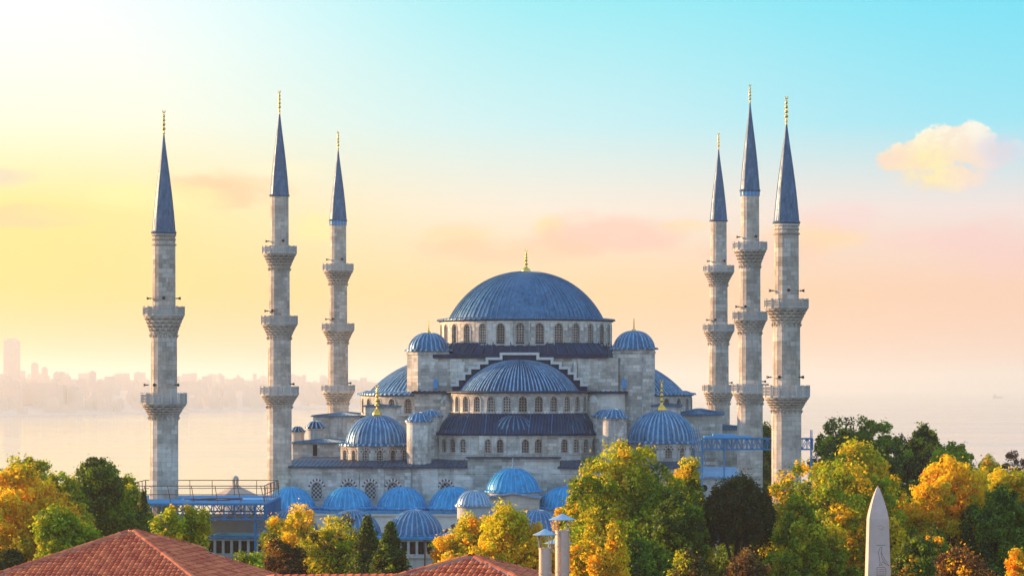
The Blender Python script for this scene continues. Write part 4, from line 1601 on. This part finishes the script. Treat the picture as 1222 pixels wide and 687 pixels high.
def roof_face(poly, parent, trng):
    """one slope of barrel tiles laid in rows across the polygon, on a solid bed"""
    P0 = poly[0]
    n = None
    for i in range(1, len(poly) - 1):
        c = (poly[i] - P0).cross(poly[i + 1] - P0)
        if n is None or c.length > n.length:
            n = c
    n = n.normalized()
    if n.z < 0:
        n = -n
    al = Vector((0, 0, 1)).cross(n).normalized()
    dn = al.cross(n)
    if dn.z > 0:
        dn = -dn
    q = [((p - P0).dot(al), (p - P0).dot(dn)) for p in poly]

    def inside(x, y):
        r = False
        j = len(q) - 1
        for i in range(len(q)):
            if (q[i][1] > y) != (q[j][1] > y) and x < (q[j][0] - q[i][0]) * (y - q[i][1]) / (q[j][1] - q[i][1] + 1e-12) + q[i][0]:
                r = not r
            j = i
        return r
    tw_, tl = 0.24, 0.36
    xs_ = [a for a, b in q]
    ys_ = [b for a, b in q]
    v, f, tint = [], [], []
    j = 0
    y = min(ys_)
    while y < max(ys_):
        x = min(xs_) + (0.5 if j % 2 else 0) * 0
        while x < max(xs_):
            if inside(x + tw_ / 2, y + tl / 2):
                o_ = len(v)
                jx = trng.uniform(-0.012, 0.012)
                hz_ = trng.uniform(0, 0.012)
                for yy, up in ((y, 0.0), (y + tl + 0.05, 0.045)):
                    for e, h in ((0.0, 0.0), (0.22, 0.06), (0.5, 0.085), (0.78, 0.06), (1.0, 0.0)):
                        v.append(P0 + al * (x + tw_ * e + jx) + dn * yy + n * (0.02 + h + up + hz_))
                for yy in (y + tl + 0.05,):
                    v.append(P0 + al * (x + tw_ * 0.5) + dn * yy + n * 0.0)
                tn = trng.random()
                for e in range(4):
                    f.append((o_ + e, o_ + e + 1, o_ + 6 + e, o_ + 5 + e))
                    tint.append(tn)
                f.append((o_ + 5, o_ + 6, o_ + 7, o_ + 8, o_ + 9, o_ + 10))
                tint.append(tn)
            x += tw_
        y += tl
        j += 1
    me = bpy.data.meshes.new('roof_slope')
    bed = len(v)
    for k, p in enumerate(poly):
        v.append(p + n * 0.01)
    for k, p in enumerate(poly):
        v.append(p - n * 0.22)
    m = len(poly)
    f.append(tuple(range(bed, bed + m)))
    f.append(tuple(range(bed + 2 * m - 1, bed + m - 1, -1)))
    for k in range(m):
        f.append((bed + k, bed + (k + 1) % m, bed + m + (k + 1) % m, bed + m + k))
    tint += [0.4] * (m + 2)
    me.from_pydata([tuple(p) for p in v], [], f)
    me.materials.append(M_TILE)
    att = me.attributes.new('tint', 'FLOAT', 'FACE')
    att.data.foreach_set('value', tint)
    me.update()
    o_ = bpy.data.objects.new('roof_slope', me)
    COL.objects.link(o_)
    o_.parent = parent
    return n


def ridge(p, q, parent, trng):
    """ridge of overlapping half round tiles bedded in mortar"""
    p, q = Vector(p), Vector(q)
    d = (q - p)
    n = int(d.length / 0.38)
    d.normalize()
    s = d.cross(Vector((0, 0, 1))).normalized()
    u = s.cross(d)
    v, f, tint, mi = [], [], [], []
    for k in range(n):
        a = p + d * (k * 0.38)
        o_ = len(v)
        tn = trng.random()
        for e, r in ((0, 0.13), (0.44, 0.165)):
            for i in range(7):
                t_ = PI * i / 6
                v.append(a + d * e + s * math.cos(t_) * r + u * (math.sin(t_) * r + 0.03))
        for i in range(6):
            f.append((o_ + i, o_ + i + 1, o_ + 8 + i, o_ + 7 + i))
            tint.append(tn)
            mi.append(0)
    o_ = len(v)
    for e in (p, q):
        v += [e + s * 0.2 - u * 0.02, e - s * 0.2 - u * 0.02, e - s * 0.16 + u * 0.08, e + s * 0.16 + u * 0.08]
    for i in range(4):
        f.append((o_ + i, o_ + (i + 1) % 4, o_ + 4 + (i + 1) % 4, o_ + 4 + i))
        tint.append(0)
        mi.append(1)
    me = bpy.data.meshes.new('ridge_cap')
    me.from_pydata([tuple(x) for x in v], [], f)
    me.materials.append(M_TILE)
    me.materials.append(M_MORTAR)
    me.polygons.foreach_set('material_index', mi)
    att = me.attributes.new('tint', 'FLOAT', 'FACE')
    att.data.foreach_set('value', tint)
    me.update()
    o_ = bpy.data.objects.new('ridge_cap', me)
    COL.objects.link(o_)
    o_.parent = parent


trng = random.Random(11)


def world_thing(name, label, cat):
    return thing(name, label, cat, (0, 0, 0))


# left building
P = at(158, 634, 130)
hs = thing('tile_roofed_building', 'large building with a red terracotta hipped roof and notched eave at lower left', 'building', (P.x, P.y, 0))
O = Vector((P.x, P.y, 0))
Pl = P - O
k = 1.0
FL, FR, BR, BL = [Pl + Vector(c) for c in ((-10.2, -8.5, -3.25), (6.3, -10.2, -3.25), (10, 8.5, -3.15), (-6.1, 10.2, -3.15))]
nr = (FR - Pl).cross(BR - Pl).normalized()
rp = lambda x, y: ray_plane(x, y, P, nr) - O
N1, N2, E1, E2 = rp(243, 656), rp(247, 662), rp(325, 686), rp(430, 719)
roof_face([Pl, FL, FR], hs, trng)
roof_face([Pl, FR, E2, E1, N2, N1], hs, trng)
roof_face([Pl, N1, BL], hs, trng)
roof_face([Pl, BL, FL], hs, trng)
ridge(FL, Pl, hs, trng)
ridge(FR, Pl, hs, trng)
ridge(N1, Pl, hs, trng)
ridge(BL, Pl, hs, trng)
ridge(E2, N2, hs, trng)
mb = MB()
ins = lambda p: (p.x * 0.93, p.y * 0.93)
low = min(FL.z, FR.z, E2.z)
pl = [ins(FL), ins(FR), ins(E2), ins(N2), ins(BL)]
mb.prism(pl, 0, min(FL.z, FR.z, E2.z) - 0.3)
mb.build('wall', M_PLASTER, hs)
mb = MB()
mb.tube(N1 + Vector((-0.1, -0.5, -0.28)), N2 + Vector((0.5, 0.2, -0.25)), 0.12)
mb.tube(N1 + Vector((0.2, -0.4, -0.3)), N1 + Vector((0.9, -0.4, -0.55)), 0.11)
mb.tube(N1 + Vector((0.1, 0.1, -0.12)), N1 + Vector((0.55, -0.5, -0.2)), 0.1)
mb.build('gutter', M_WHITE, hs)

# right building with the low wing that joins it
P = at(563, 665, 112)
O = Vector((P.x, P.y, 0))
hs = thing('tile_roofed_building', 'low building with a red tiled pyramid roof and long ridge beside the metal flues', 'building', (P.x, P.y, 0))
Pl = P - O
FL, FR, BR, BL = [Pl + Vector(c) * 1.5 for c in ((-7.5, -2.0, -1.9), (5, -6, -1.9), (6.2, 5, -1.9), (-4, 6, -1.9))]
for tri in ([Pl, FL, FR], [Pl, FR, BR], [Pl, BR, BL], [Pl, BL, FL]):
    roof_face(tri, hs, trng)
for c in (FL, FR, BR, BL):
    ridge(c, Pl, hs, trng)
ra, rb = at(318, 690, 119) - O, at(505, 688.5, 116) - O
fa, fb = ra + Vector((0.3, -6, -2.0)), rb + Vector((0, -6, -2.0))
ba, bb = ra + Vector((0, 6, -2.0)), rb + Vector((0, 6, -2.0))
roof_face([ra, fa, fb, rb], hs, trng)
roof_face([ra, rb, bb, ba], hs, trng)
ridge(ra, rb, hs, trng)
mb = MB()
mb.prism([ins(c) for c in (FL, FR, BR, BL)], 0, FL.z - 0.3)
mb.prism([(fa.x + 0.4, fa.y + 0.5), (fb.x, fb.y + 0.5), (bb.x, bb.y - 0.5), (ba.x + 0.4, ba.y - 0.5)], 0, fa.z - 0.35)
mb.build('wall', M_PLASTER, hs)
fx = at(665, 700, 100).x - O.x
mb = MB()
mb.box(fx - 2.0, fx + 3, 95 - O.y, 102.8 - O.y, 0, 20.5)
mb.box(fx - 2.1, fx + 3.1, 94.9 - O.y, 102.9 - O.y, 20.1, 20.3)
mb.build('flat_annex', M_PLASTER, hs)


def flue(label, px, dia, ytop, yapex, yrim, wcap, d, zbase=20.5):
    p = at(px, ytop, d)
    o = thing('metal_flue', label, 'chimney', (p.x, d, zbase), group='metal flues')
    r = dia / 2
    H = p.z - zbase
    mb = MB()
    n = 28
    prof = [(r, 0)]
    z = 0.0
    while z < H - 0.05:
        for zb in (min(H, z + 0.92),):
            prof += [(r, zb - 0.06), (r * 1.05, zb - 0.05), (r * 1.05, zb - 0.02), (r, zb - 0.01)]
            z = zb
    prof += [(r * 1.03, H - 0.02), (r * 1.03, H), (r * 0.94, H), (r * 0.94, H - 1.0)]
    mb.lathe((0, 0, 0), prof, n)
    mb.beam((r * 0.99 * math.cos(-1.2), r * 0.99 * math.sin(-1.2), 0), (r * 0.99 * math.cos(-1.2), r * 0.99 * math.sin(-1.2), H), 0.015, 0.02)
    mb.build('pipe', M_GALV, o, smooth=False)
    za, zr_ = at(px, yapex, d).z - zbase, at(px, yrim, d).z - zbase
    rc = wcap / 2 / FOC * d
    mb = MB()
    mb.lathe((0, 0, 0), [(rc * 0.3, zr_ + 0.02), (rc, zr_), (rc * 1.01, zr_ + 0.02), (rc * 0.5, zr_ + (za - zr_) * 0.52), (0.03, za), (0.001, za)], 12)
    mb.build('rain_cap', M_GALVB, o)
    for k in range(4):
        a = PI / 4 + k * PI / 2 + 0.25
        mb = MB()
        mb.beam((r * 1.01 * math.cos(a), r * 1.01 * math.sin(a), H - 0.22), (r * 1.03 * math.cos(a), r * 1.03 * math.sin(a), H), 0.05, 0.02)
        mb.beam((r * 1.03 * math.cos(a), r * 1.03 * math.sin(a), H), (rc * 0.78 * math.cos(a), rc * 0.78 * math.sin(a), zr_ + 0.03), 0.05, 0.02)
        mb.build('strut', M_GALV, o)
    return o


flue('tall wide metal flue with a conical rain cap, the highest of the flues', 671, 0.535, 632, 612.5, 620, 32, 100)
flue('shorter metal flue with a conical rain cap standing left of the tall flue', 650.5, 0.46, 653, 630.5, 638, 29, 99)
flue('thin metal flue half hidden between and behind the other two flues', 666, 0.17, 661, 641.5, 648, 33, 101.5)

# ------------------------------------------------------------------ obelisk
d = 241.0
p = at(1047.5, 580, d)
ob = thing('obelisk', 'pink granite obelisk with carved picture signs rising among the autumn trees', 'obelisk', (p.x, d, 0))
zt, zsd = p.z, at(1047, 618, d).z
half = lambda z: 0.86 + (zsd - z) * 0.029
mb = MB()
zz_ = [2.6, 6, 10, 14, zsd]
for z0, z1 in zip(zz_[:-1], zz_[1:]):
    a, b = half(z0), half(z1)
    c0 = [(-a, -a), (a, -a), (a, a), (-a, a)]
    c1_ = [(-b, -b), (b, -b), (b, b), (-b, b)]
    for i in range(4):
        j = (i + 1) % 4
        mb.quad((*c0[i], z0), (*c0[j], z0), (*c1_[j], z1), (*c1_[i], z1))
hh = zt - zsd
pr = [(1.0, 0), (0.86, 0.22), (0.68, 0.45), (0.44, 0.70), (0.2, 0.90), (0.04, 1.0)]
for (f0, g0_), (f1, g1_) in zip(pr[:-1], pr[1:]):
    a, b = 0.86 * f0, 0.86 * f1
    c0 = [(-a, -a), (a, -a), (a, a), (-a, a)]
    c1_ = [(-b, -b), (b, -b), (b, b), (-b, b)]
    for i in range(4):
        j = (i + 1) % 4
        mb.quad((*c0[i], zsd + hh * g0_), (*c0[j], zsd + hh * g0_), (*c1_[j], zsd + hh * g1_), (*c1_[i], zsd + hh * g1_))
mb.build('shaft', M_OBEL, ob)
mb = MB()
mb.box(-1.9, 1.9, -1.9, 1.9, 0.5, 2.3)
mb.box(-2.4, 2.4, -2.4, 2.4, 0, 0.5)
for a in (-1, 1):
    for b in (-1, 1):
        mb.box(a * 1.2 - 0.25, a * 1.2 + 0.25, b * 1.2 - 0.25, b * 1.2 + 0.25, 2.3, 2.62)
mb.build('pedestal', M_TRIM, ob)
M_CARVE = plain('carved_shadow', (0.20, 0.13, 0.13), 0.9)


def glyph(lines, closed=False, r=0.022):
    mb = MB()
    for ln_ in lines:
        pts = []
        for x, y in ln_:
            px_, py_ = 1020 + x / 5.87, 570 + y / 5.87
            z = EYE + (HOR - py_) / FOC * (d - 1)
            xx = (px_ - 611) / FOC * (d - 1) - p.x
            pts.append((xx + 0.02, -half(z) + 0.004, z))
        mb.path(pts, [r] * len(pts), 5)
    mb.build('carved_sign', M_CARVE, ob)


glyph([[(150, 470), (215, 470)]])
glyph([[(192, 482), (176, 488), (164, 520), (172, 560), (176, 600), (168, 612), (196, 606)], [(192, 482), (184, 518), (204, 560), (238, 614), (216, 602), (192, 585), (184, 606)], [(184, 520), (190, 560), (216, 602)]])
glyph([[(155, 625), (210, 625), (216, 640), (216, 680), (155, 680), (155, 625)], [(165, 640), (205, 640)], [(165, 655), (205, 655)], [(165, 670), (205, 670)]])
glyph([[(158, 700), (212, 700)], [(160, 715), (172, 705), (184, 715), (196, 705), (208, 715)]])
glyph([[(160, 340), (185, 330), (205, 345), (190, 360), (165, 355)]], r=0.014)

# ------------------------------------------------------------------ trees
PAL = dict(
    G=(0.135, 0.215, 0.010), DG=(0.050, 0.100, 0.016), Y=(0.74, 0.50, 0.012), O=(0.80, 0.40, 0.012), YG=(0.42, 0.42, 0.012),
    OL=(0.060, 0.058, 0.022), BR=(0.13, 0.060, 0.025), PU=(0.16, 0.085, 0.075), LG=(0.26, 0.35, 0.013), BK=(0.060, 0.072, 0.020), TN=(0.20, 0.13, 0.04))


def leaf_mesh(name, C, Nrm, size, cols, parent, trg):
    """many small folded leaf sprays; C centres (n,3)"""
    n = len(C)
    a = trg.normal(size=(n, 3))
    Nn = Nrm * 0.8 + trg.normal(size=(n, 3)) * 0.75
    Nn /= np.linalg.norm(Nn, axis=1, keepdims=True) + 1e-9
    T = np.cross(Nn, a)
    T /= np.linalg.norm(T, axis=1, keepdims=True) + 1e-9
    B = np.cross(Nn, T)
    s = size[:, None]
    asp = trg.uniform(0.5, 0.9, size=(n, 1))
    v = np.empty((n, 4, 3))
    v[:, 0] = C - T * s * 0.6
    v[:, 1] = C - B * s * 0.5 * asp + Nn * s * 0.15
    v[:, 2] = C + T * s * 0.6
    v[:, 3] = C + B * s * 0.5 * asp + Nn * s * 0.15
    me = bpy.data.meshes.new(name)
    me.vertices.add(n * 4)
    me.vertices.foreach_set('co', v.astype(np.float32).ravel())
    me.loops.add(n * 4)
    me.loops.foreach_set('vertex_index', np.arange(n * 4, dtype=np.int32))
    me.polygons.add(n)
    me.polygons.foreach_set('loop_start', np.arange(0, n * 4, 4, dtype=np.int32))
    me.materials.append(M_LEAF)
    att = me.attributes.new('leafcol', 'FLOAT_COLOR', 'FACE')
    att.data.foreach_set('color', np.concatenate([cols, np.ones((n, 1))], axis=1).astype(np.float32).ravel())
    me.update()
    me.validate()
    o_ = bpy.data.objects.new(name, me)
    COL.objects.link(o_)
    o_.parent = parent
    return o_


tree_no = 0


def tree(label, px, ytop, wpx, d, pal, zbot=None, kind='broad', dens=1.0, leaf=0.42, name='broadleaf_tree', group='autumn trees around the mosque', sq=1.0, lobes=9):
    global tree_no
    tree_no += 1
    trg = np.random.default_rng(100 + tree_no)
    top = at(px, ytop, d)
    w = wpx * 1.2 / FOC * d
    ztop = top.z
    rx = w / 2
    if zbot is None:
        zbot = max(3.0, ztop - max(w * 1.25, 8))
    rz = (ztop - zbot) / 2
    zc = (ztop + zbot) / 2
    o = thing(name, label, 'tree' if 'shrub' not in name else 'shrub', (top.x, d, 0), group=group)
    CL, CN, CR = [], [], []
    if kind == 'broad':
        lob = []
        for i in range(lobes):
            for _ in range(40):
                u = trg.normal(size=3)
                u /= np.linalg.norm(u)
                if u[2] > -0.55:
                    break
            r = trg.uniform(0.42, 0.68)
            lob.append((u * r * np.array([rx, rx * sq, rz]), trg.uniform(0.38, 0.54)))
        lob.append((np.array([0, 0, 0.15 * rz]), 0.62))
        lob.append((np.array([trg.uniform(-.15, .15) * rx, 0, 0.52 * rz]), 0.46))
        area = 4 * PI * rx * rz
        ncl = int(min(420, max(60, area * 0.9)) * dens)
        for i in range(ncl):
            lc, lr = lob[trg.integers(len(lob))]
            u = trg.normal(size=3)
            u /= np.linalg.norm(u)
            if u[2] < -0.3 and trg.random() < 0.6:
                u[2] = -u[2]
            pos = lc + u * lr * trg.uniform(0.72, 1.04) * np.array([rx, rx * sq, rz])
            CL.append(pos)
            CN.append(u)
            CR.append(trg.uniform(0.45, 0.95) * (0.55 + rx / 14))
    elif kind == 'cone':
        ncl = int(190 * dens)
        for i in range(ncl):
            h = trg.uniform(0, 1) ** 0.8
            a = trg.uniform(0, 2 * PI)
            r = rx * (1 - h) * trg.uniform(0.35, 1.2)
            u = np.array([math.cos(a), math.sin(a), 0.4])
            CL.append(np.array([r * math.cos(a), r * math.sin(a), -rz + 2 * rz * h]))
            CN.append(u)
            CR.append(0.25 + 0.5 * (1 - h))
    elif kind == 'plume':      # several upright plumes
        npl = lobes
        pl_ = [(trg.uniform(-0.7, 0.7) * rx, trg.uniform(-0.6, 0.6) * rx, trg.uniform(0.55, 1.0)) for _ in range(npl)]
        pl_.append((0, 0, 1.0))
        for i in range(int(330 * dens)):
            x, y, hh_ = pl_[trg.integers(len(pl_))]
            h = trg.uniform(0, 1) ** 0.75
            a = trg.uniform(0, 2 * PI)
            r = rx * 0.46 * (1 - h * 0.9) ** 0.6 * trg.uniform(0.3, 1.1)
            CL.append(np.array([x + r * math.cos(a), y + r * math.sin(a), -rz + 2 * rz * h * hh_]))
            CN.append(np.array([math.cos(a), math.sin(a), 0.5]))
            CR.append(trg.uniform(0.35, 0.75))
    elif kind == 'fuzz':      # dense round crown of upright twigs
        for i in range(int(420 * dens)):
            u = trg.normal(size=3)
            u /= np.linalg.norm(u)
            if u[2] < -0.2:
                u[2] = -u[2]
            CL.append(u * np.array([rx, rx * sq, rz]) * trg.uniform(0.68, 0.97))
            CN.append(u)
            CR.append(trg.uniform(0.4, 0.75))
    CL, CN, CR = np.array(CL), np.array(CN), np.array(CR)
    per = {'broad': 105, 'cone': 60, 'plume': 75, 'fuzz': 80}[kind]
    n = len(CL)
    idx = np.repeat(np.arange(n), per)
    off = trg.normal(size=(len(idx), 3))
    off /= np.linalg.norm(off, axis=1, keepdims=True) + 1e-9
    off *= (trg.uniform(0.15, 1.0, size=(len(idx), 1)) ** 0.5)
    off *= np.where(trg.random((len(idx), 1)) < 0.12, trg.uniform(1.2, 2.0, size=(len(idx), 1)), 1.0)
    if kind == 'fuzz':
        off *= np.array([0.6, 0.6, 1.5])
    C = CL[idx] + off * CR[idx][:, None]
    Nn = CN[idx] * 0.6 + off * 0.7
    sz_ = trg.uniform(0.55, 1.15, size=len(idx)) * leaf * 0.78
    names, wts = [a for a, b in pal], np.array([b for a, b in pal], float)
    wts /= wts.sum()
    # neighbouring clumps tend to turn colour together
    ph = trg.uniform(0, 6, 6)
    nz = np.sin(CL[:, 0] * 0.55 + ph[0]) + np.sin(CL[:, 1] * 0.5 + ph[1]) + np.sin(CL[:, 2] * 0.6 + ph[2]) + trg.normal(size=n) * 1.5
    rank = np.argsort(np.argsort(nz)) / max(1, n - 1)
    cum = np.cumsum(wts)
    ci = np.searchsorted(cum, np.clip(rank, 0, 0.9999))
    base = np.array([PAL[a] for a in names])[ci]
    base = base * trg.uniform(0.72, 1.3, size=(n, 1))
    cols = base[idx] * trg.uniform(0.65, 1.4, size=(len(idx), 1))
    alt = np.array([PAL[names[i]] for i in trg.integers(len(names), size=len(idx))])
    mk = (trg.random(len(idx)) < 0.14)[:, None]
    cols = np.where(mk, alt, cols)
    zfl = C[:, 2] + zc > 0.4
    cr = leaf_mesh('crown', (C + np.array([0, 0, zc]))[zfl], Nn[zfl], sz_[zfl], np.clip(cols, 0.002, 0.8)[zfl], o, trg)
    # trunk and limbs
    mb = MB()
    r0 = 0.12 + 0.035 * w
    zk = zbot + rz * 0.5
    wob = lambda s: Vector(trg.uniform(-s, s, 3)) * Vector((1, 1, 0)).length / 1.414
    pts = [Vector((0, 0, 0)), Vector((trg.uniform(-.3, .3), trg.uniform(-.3, .3), zk * 0.5)), Vector((trg.uniform(-.5, .5), trg.uniform(-.5, .5), zk)), Vector((0, 0, zc + rz * 0.4))]
    mb.path(pts, [r0 * 1.2, r0, r0 * 0.75, r0 * 0.25], 8)
    tk = mb.build('trunk', M_BARK, o)
    nl = 7 if kind in ('broad', 'fuzz') else 0
    if nl:
        mb = MB()
        sel = trg.choice(n, size=min(n, nl * 3), replace=False)
        for i in range(nl):
            s = pts[1].lerp(pts[2], trg.uniform(0.5, 1.0))
            e = Vector(CL[sel[i]] * 0.85) + Vector((0, 0, zc))
            m_ = s.lerp(e, 0.5) + Vector((0, 0, 0.12 * (e - s).length))
            mb.path([s, m_, e], [r0 * 0.5, r0 * 0.3, r0 * 0.1], 6)
            for q in (0, 1):
                e2 = Vector(CL[sel[nl + 2 * i + q]] * 0.95) + Vector((0, 0, zc))
                if (e2 - m_).length < rx * 1.4:
                    mb.path([m_, m_.lerp(e2, 0.5) + Vector((0, 0, 0.2)), e2], [r0 * 0.22, r0 * 0.14, r0 * 0.05], 5)
        mb.build('limb', M_BARK, o)
    return o


AT = 'autumn trees around the mosque'
# left group
tree('dark green tree with a rounded top behind the orange tree at far left', 108, 546, 100, 285, [('G', 3), ('DG', 3), ('LG', 2)], 4, dens=1.2)
tree('yellow green tree with a ragged top at the left edge behind the orange tree', 20, 543, 90, 315, [('YG', 3), ('G', 2), ('LG', 2)], 4)
tree('thin topped yellow green tree just left of the blue canopy corner', 150, 564, 62, 305, [('YG', 3), ('LG', 3), ('G', 2)], 4)
tree('large orange tree at the left edge of the photo', 30, 560, 128, 250, [('O', 2), ('Y', 5), ('YG', 2)], 4, dens=1.2)
tree('bright green tree beside the left tiled roof, below the orange tree', 76, 607, 92, 215, [('LG', 4), ('YG', 3), ('G', 2)], 5, dens=1.2)
tree('yellow green tree joining the orange tree to the dark green one at left', 78, 572, 70, 268, [('YG', 4), ('LG', 3), ('G', 1)], 4)
tree('dark olive tree in the bottom left corner', 8, 646, 72, 190, [('BK', 3), ('OL', 2), ('DG', 2)], 4, dens=1.1)
tree('narrow dark conifer in front of the blue canopy', 171, 588, 26, 300, [('DG', 2), ('OL', 2), ('G', 1)], 4, 'cone', name='conifer_tree', leaf=0.34)
tree('yellow green tree with two rounded heads in front of the canopy', 202, 604, 70, 240, [('YG', 4), ('Y', 2), ('LG', 3)], 6, dens=1.3, leaf=0.36)
tree('yellow tree joined to the two headed one, nearer the canopy posts', 234, 600, 48, 243, [('Y', 3), ('YG', 4), ('G', 1)], 6, dens=1.2, leaf=0.36)
tree('low spreading green tree under the canopy windows', 296, 655, 96, 225, [('LG', 3), ('G', 3), ('YG', 1)], 5, dens=1.1, leaf=0.36)
tree('brown leaved shrub left of the orange tree by the arcade', 342, 650, 58, 215, [('BR', 4), ('OL', 2)], 6, name='shrub', dens=1.2, leaf=0.34)
tree('airy orange topped tree in front of the courtyard domes', 356, 603, 84, 258, [('O', 1), ('Y', 4), ('YG', 4)], 8, dens=0.8, leaf=0.36)
tree('loose yellow and green tree right of the orange topped one', 398, 614, 96, 252, [('YG', 4), ('OL', 1), ('LG', 3), ('Y', 1)], 4, dens=0.7, leaf=0.38)
tree('dark conifer standing left in the pair before the small dome', 438, 617, 50, 245, [('DG', 4), ('BK', 2), ('G', 1)], 11, 'cone', name='conifer_tree', leaf=0.36, dens=1.7)
tree('dark conifer standing right in the pair before the small dome', 466, 625, 56, 240, [('DG', 4), ('G', 2), ('BK', 1)], 11, 'cone', name='conifer_tree', leaf=0.36, dens=1.7)
# middle
tree('wide orange yellow tree left of the metal flues', 615, 607, 108, 232, [('O', 2), ('Y', 5), ('YG', 4)], 5, dens=1.2, leaf=0.38)
tree('lower yellow orange tree left of the wide one by the flues', 566, 616, 92, 238, [('Y', 4), ('O', 2), ('YG', 4)], 4, dens=1.2, leaf=0.38)
tree('upright orange plumed tree right of the metal flues', 706, 610, 74, 225, [('Y', 4), ('O', 1), ('YG', 5)], 4, 'plume', lobes=9, dens=1.9, leaf=0.36)
tree('big full green plane tree hiding the right part of the facade', 752, 544, 146, 265, [('G', 2), ('LG', 4), ('YG', 4), ('Y', 1)], 3, dens=1.5, leaf=0.46, lobes=13)
tree('yellow flecked tree on the left flank of the big green tree', 706, 566, 72, 272, [('Y', 3), ('YG', 4), ('G', 2)], 6, dens=1.1)
tree('yellow topped green tree between the big green tree and the dark round one', 817, 545, 66, 274, [('YG', 3), ('Y', 2), ('G', 4)], 4, dens=1.2)
tree('dark green lower tree under the yellow topped one', 806, 588, 74, 258, [('DG', 3), ('G', 3)], 3, dens=1.2)
tree('dark round crowned olive tree before the right minarets', 882, 570, 76, 262, [('BK', 4), ('OL', 3)], 11, 'fuzz', dens=1.25, leaf=0.34)
tree('thin brownish shrub at the bottom under the big green tree', 826, 655, 56, 212, [('TN', 3), ('OL', 3), ('YG', 1)], 6, name='shrub', dens=1.0, leaf=0.3)
tree('tan brown shrub at the bottom under the dark round tree', 884, 653, 68, 210, [('TN', 4), ('BR', 2)], 6, name='shrub', dens=1.3, leaf=0.3)
# right
tree('tall dark green tree rising behind the right yellow trees', 1034, 499, 112, 390, [('G', 3), ('DG', 3), ('LG', 1)], 3, dens=1.2, leaf=0.55)
tree('olive brown topped tree right of the tall dark green one', 1103, 505, 66, 392, [('OL', 3), ('YG', 3), ('DG', 2)], 3, leaf=0.5)
tree('green rounded tree under the olive brown topped one', 1146, 533, 82, 368, [('G', 3), ('LG', 4)], 3, leaf=0.5)
tree('small yellow tree on the skyline near the right edge', 1182, 542, 46, 362, [('Y', 2), ('YG', 4)], 3, leaf=0.45)
tree('sparse purple brown tree on the skyline at the right edge', 1210, 537, 50, 372, [('PU', 4), ('BR', 1)], 6, dens=0.35, leaf=0.34)
tree('dark green tree filling the gap behind the right minarets', 898, 493, 52, 470, [('DG', 3), ('G', 2)], 3, leaf=0.55)
tree('huge yellow and green tree hiding the foot of the nearest right minaret', 1003, 523, 152, 272, [('YG', 4), ('Y', 5), ('G', 1), ('LG', 3)], 4, dens=1.5, leaf=0.44, lobes=13)
tree('green tree between the dark round tree and the huge yellow one', 944, 588, 66, 258, [('LG', 5), ('G', 1), ('YG', 3)], 3, dens=0.9)
tree('golden yellow tree right of the obelisk', 1124, 545, 112, 276, [('Y', 6), ('O', 1), ('YG', 3)], 4, dens=1.35, leaf=0.42, lobes=11)
tree('orange flecked tree behind the obelisk shaft', 1066, 592, 78, 286, [('O', 1), ('Y', 3), ('LG', 2), ('YG', 3)], 3, dens=1.2)
tree('dark green tree near the right edge', 1200, 580, 92, 268, [('DG', 4), ('G', 3)], 3, dens=1.3)
tree('yellow topped tree at the right edge above the dark green one', 1196, 566, 76, 290, [('Y', 4), ('YG', 3)], 8, dens=0.9)
tree('rust brown shrub at the bottom right', 1150, 655, 84, 212, [('BR', 4), ('O', 1), ('TN', 1)], 5, name='shrub', dens=1.2, leaf=0.32)
tree('yellow green shrub in the bottom right corner', 1212, 655, 50, 214, [('YG', 3), ('Y', 2), ('O', 1)], 5, name='shrub', dens=1.0, leaf=0.32)
tree('green undergrowth tree beneath the huge yellow tree', 978, 622, 84, 262, [('G', 3), ('LG', 3), ('Y', 1)], 3, dens=1.0)
tree('shaded green tree beneath the golden tree', 1106, 632, 96, 246, [('G', 3), ('DG', 2), ('O', 2)], 3, dens=1.0)
tree('dark shaded tree low down behind the brown shrubs, under the dark round crown', 905, 622, 130, 285, [('DG', 3), ('BK', 2), ('G', 1)], 3, dens=1.1)
tree('deep green tree filling below the big plane tree', 752, 630, 110, 236, [('DG', 2), ('G', 4)], 3, dens=1.2)
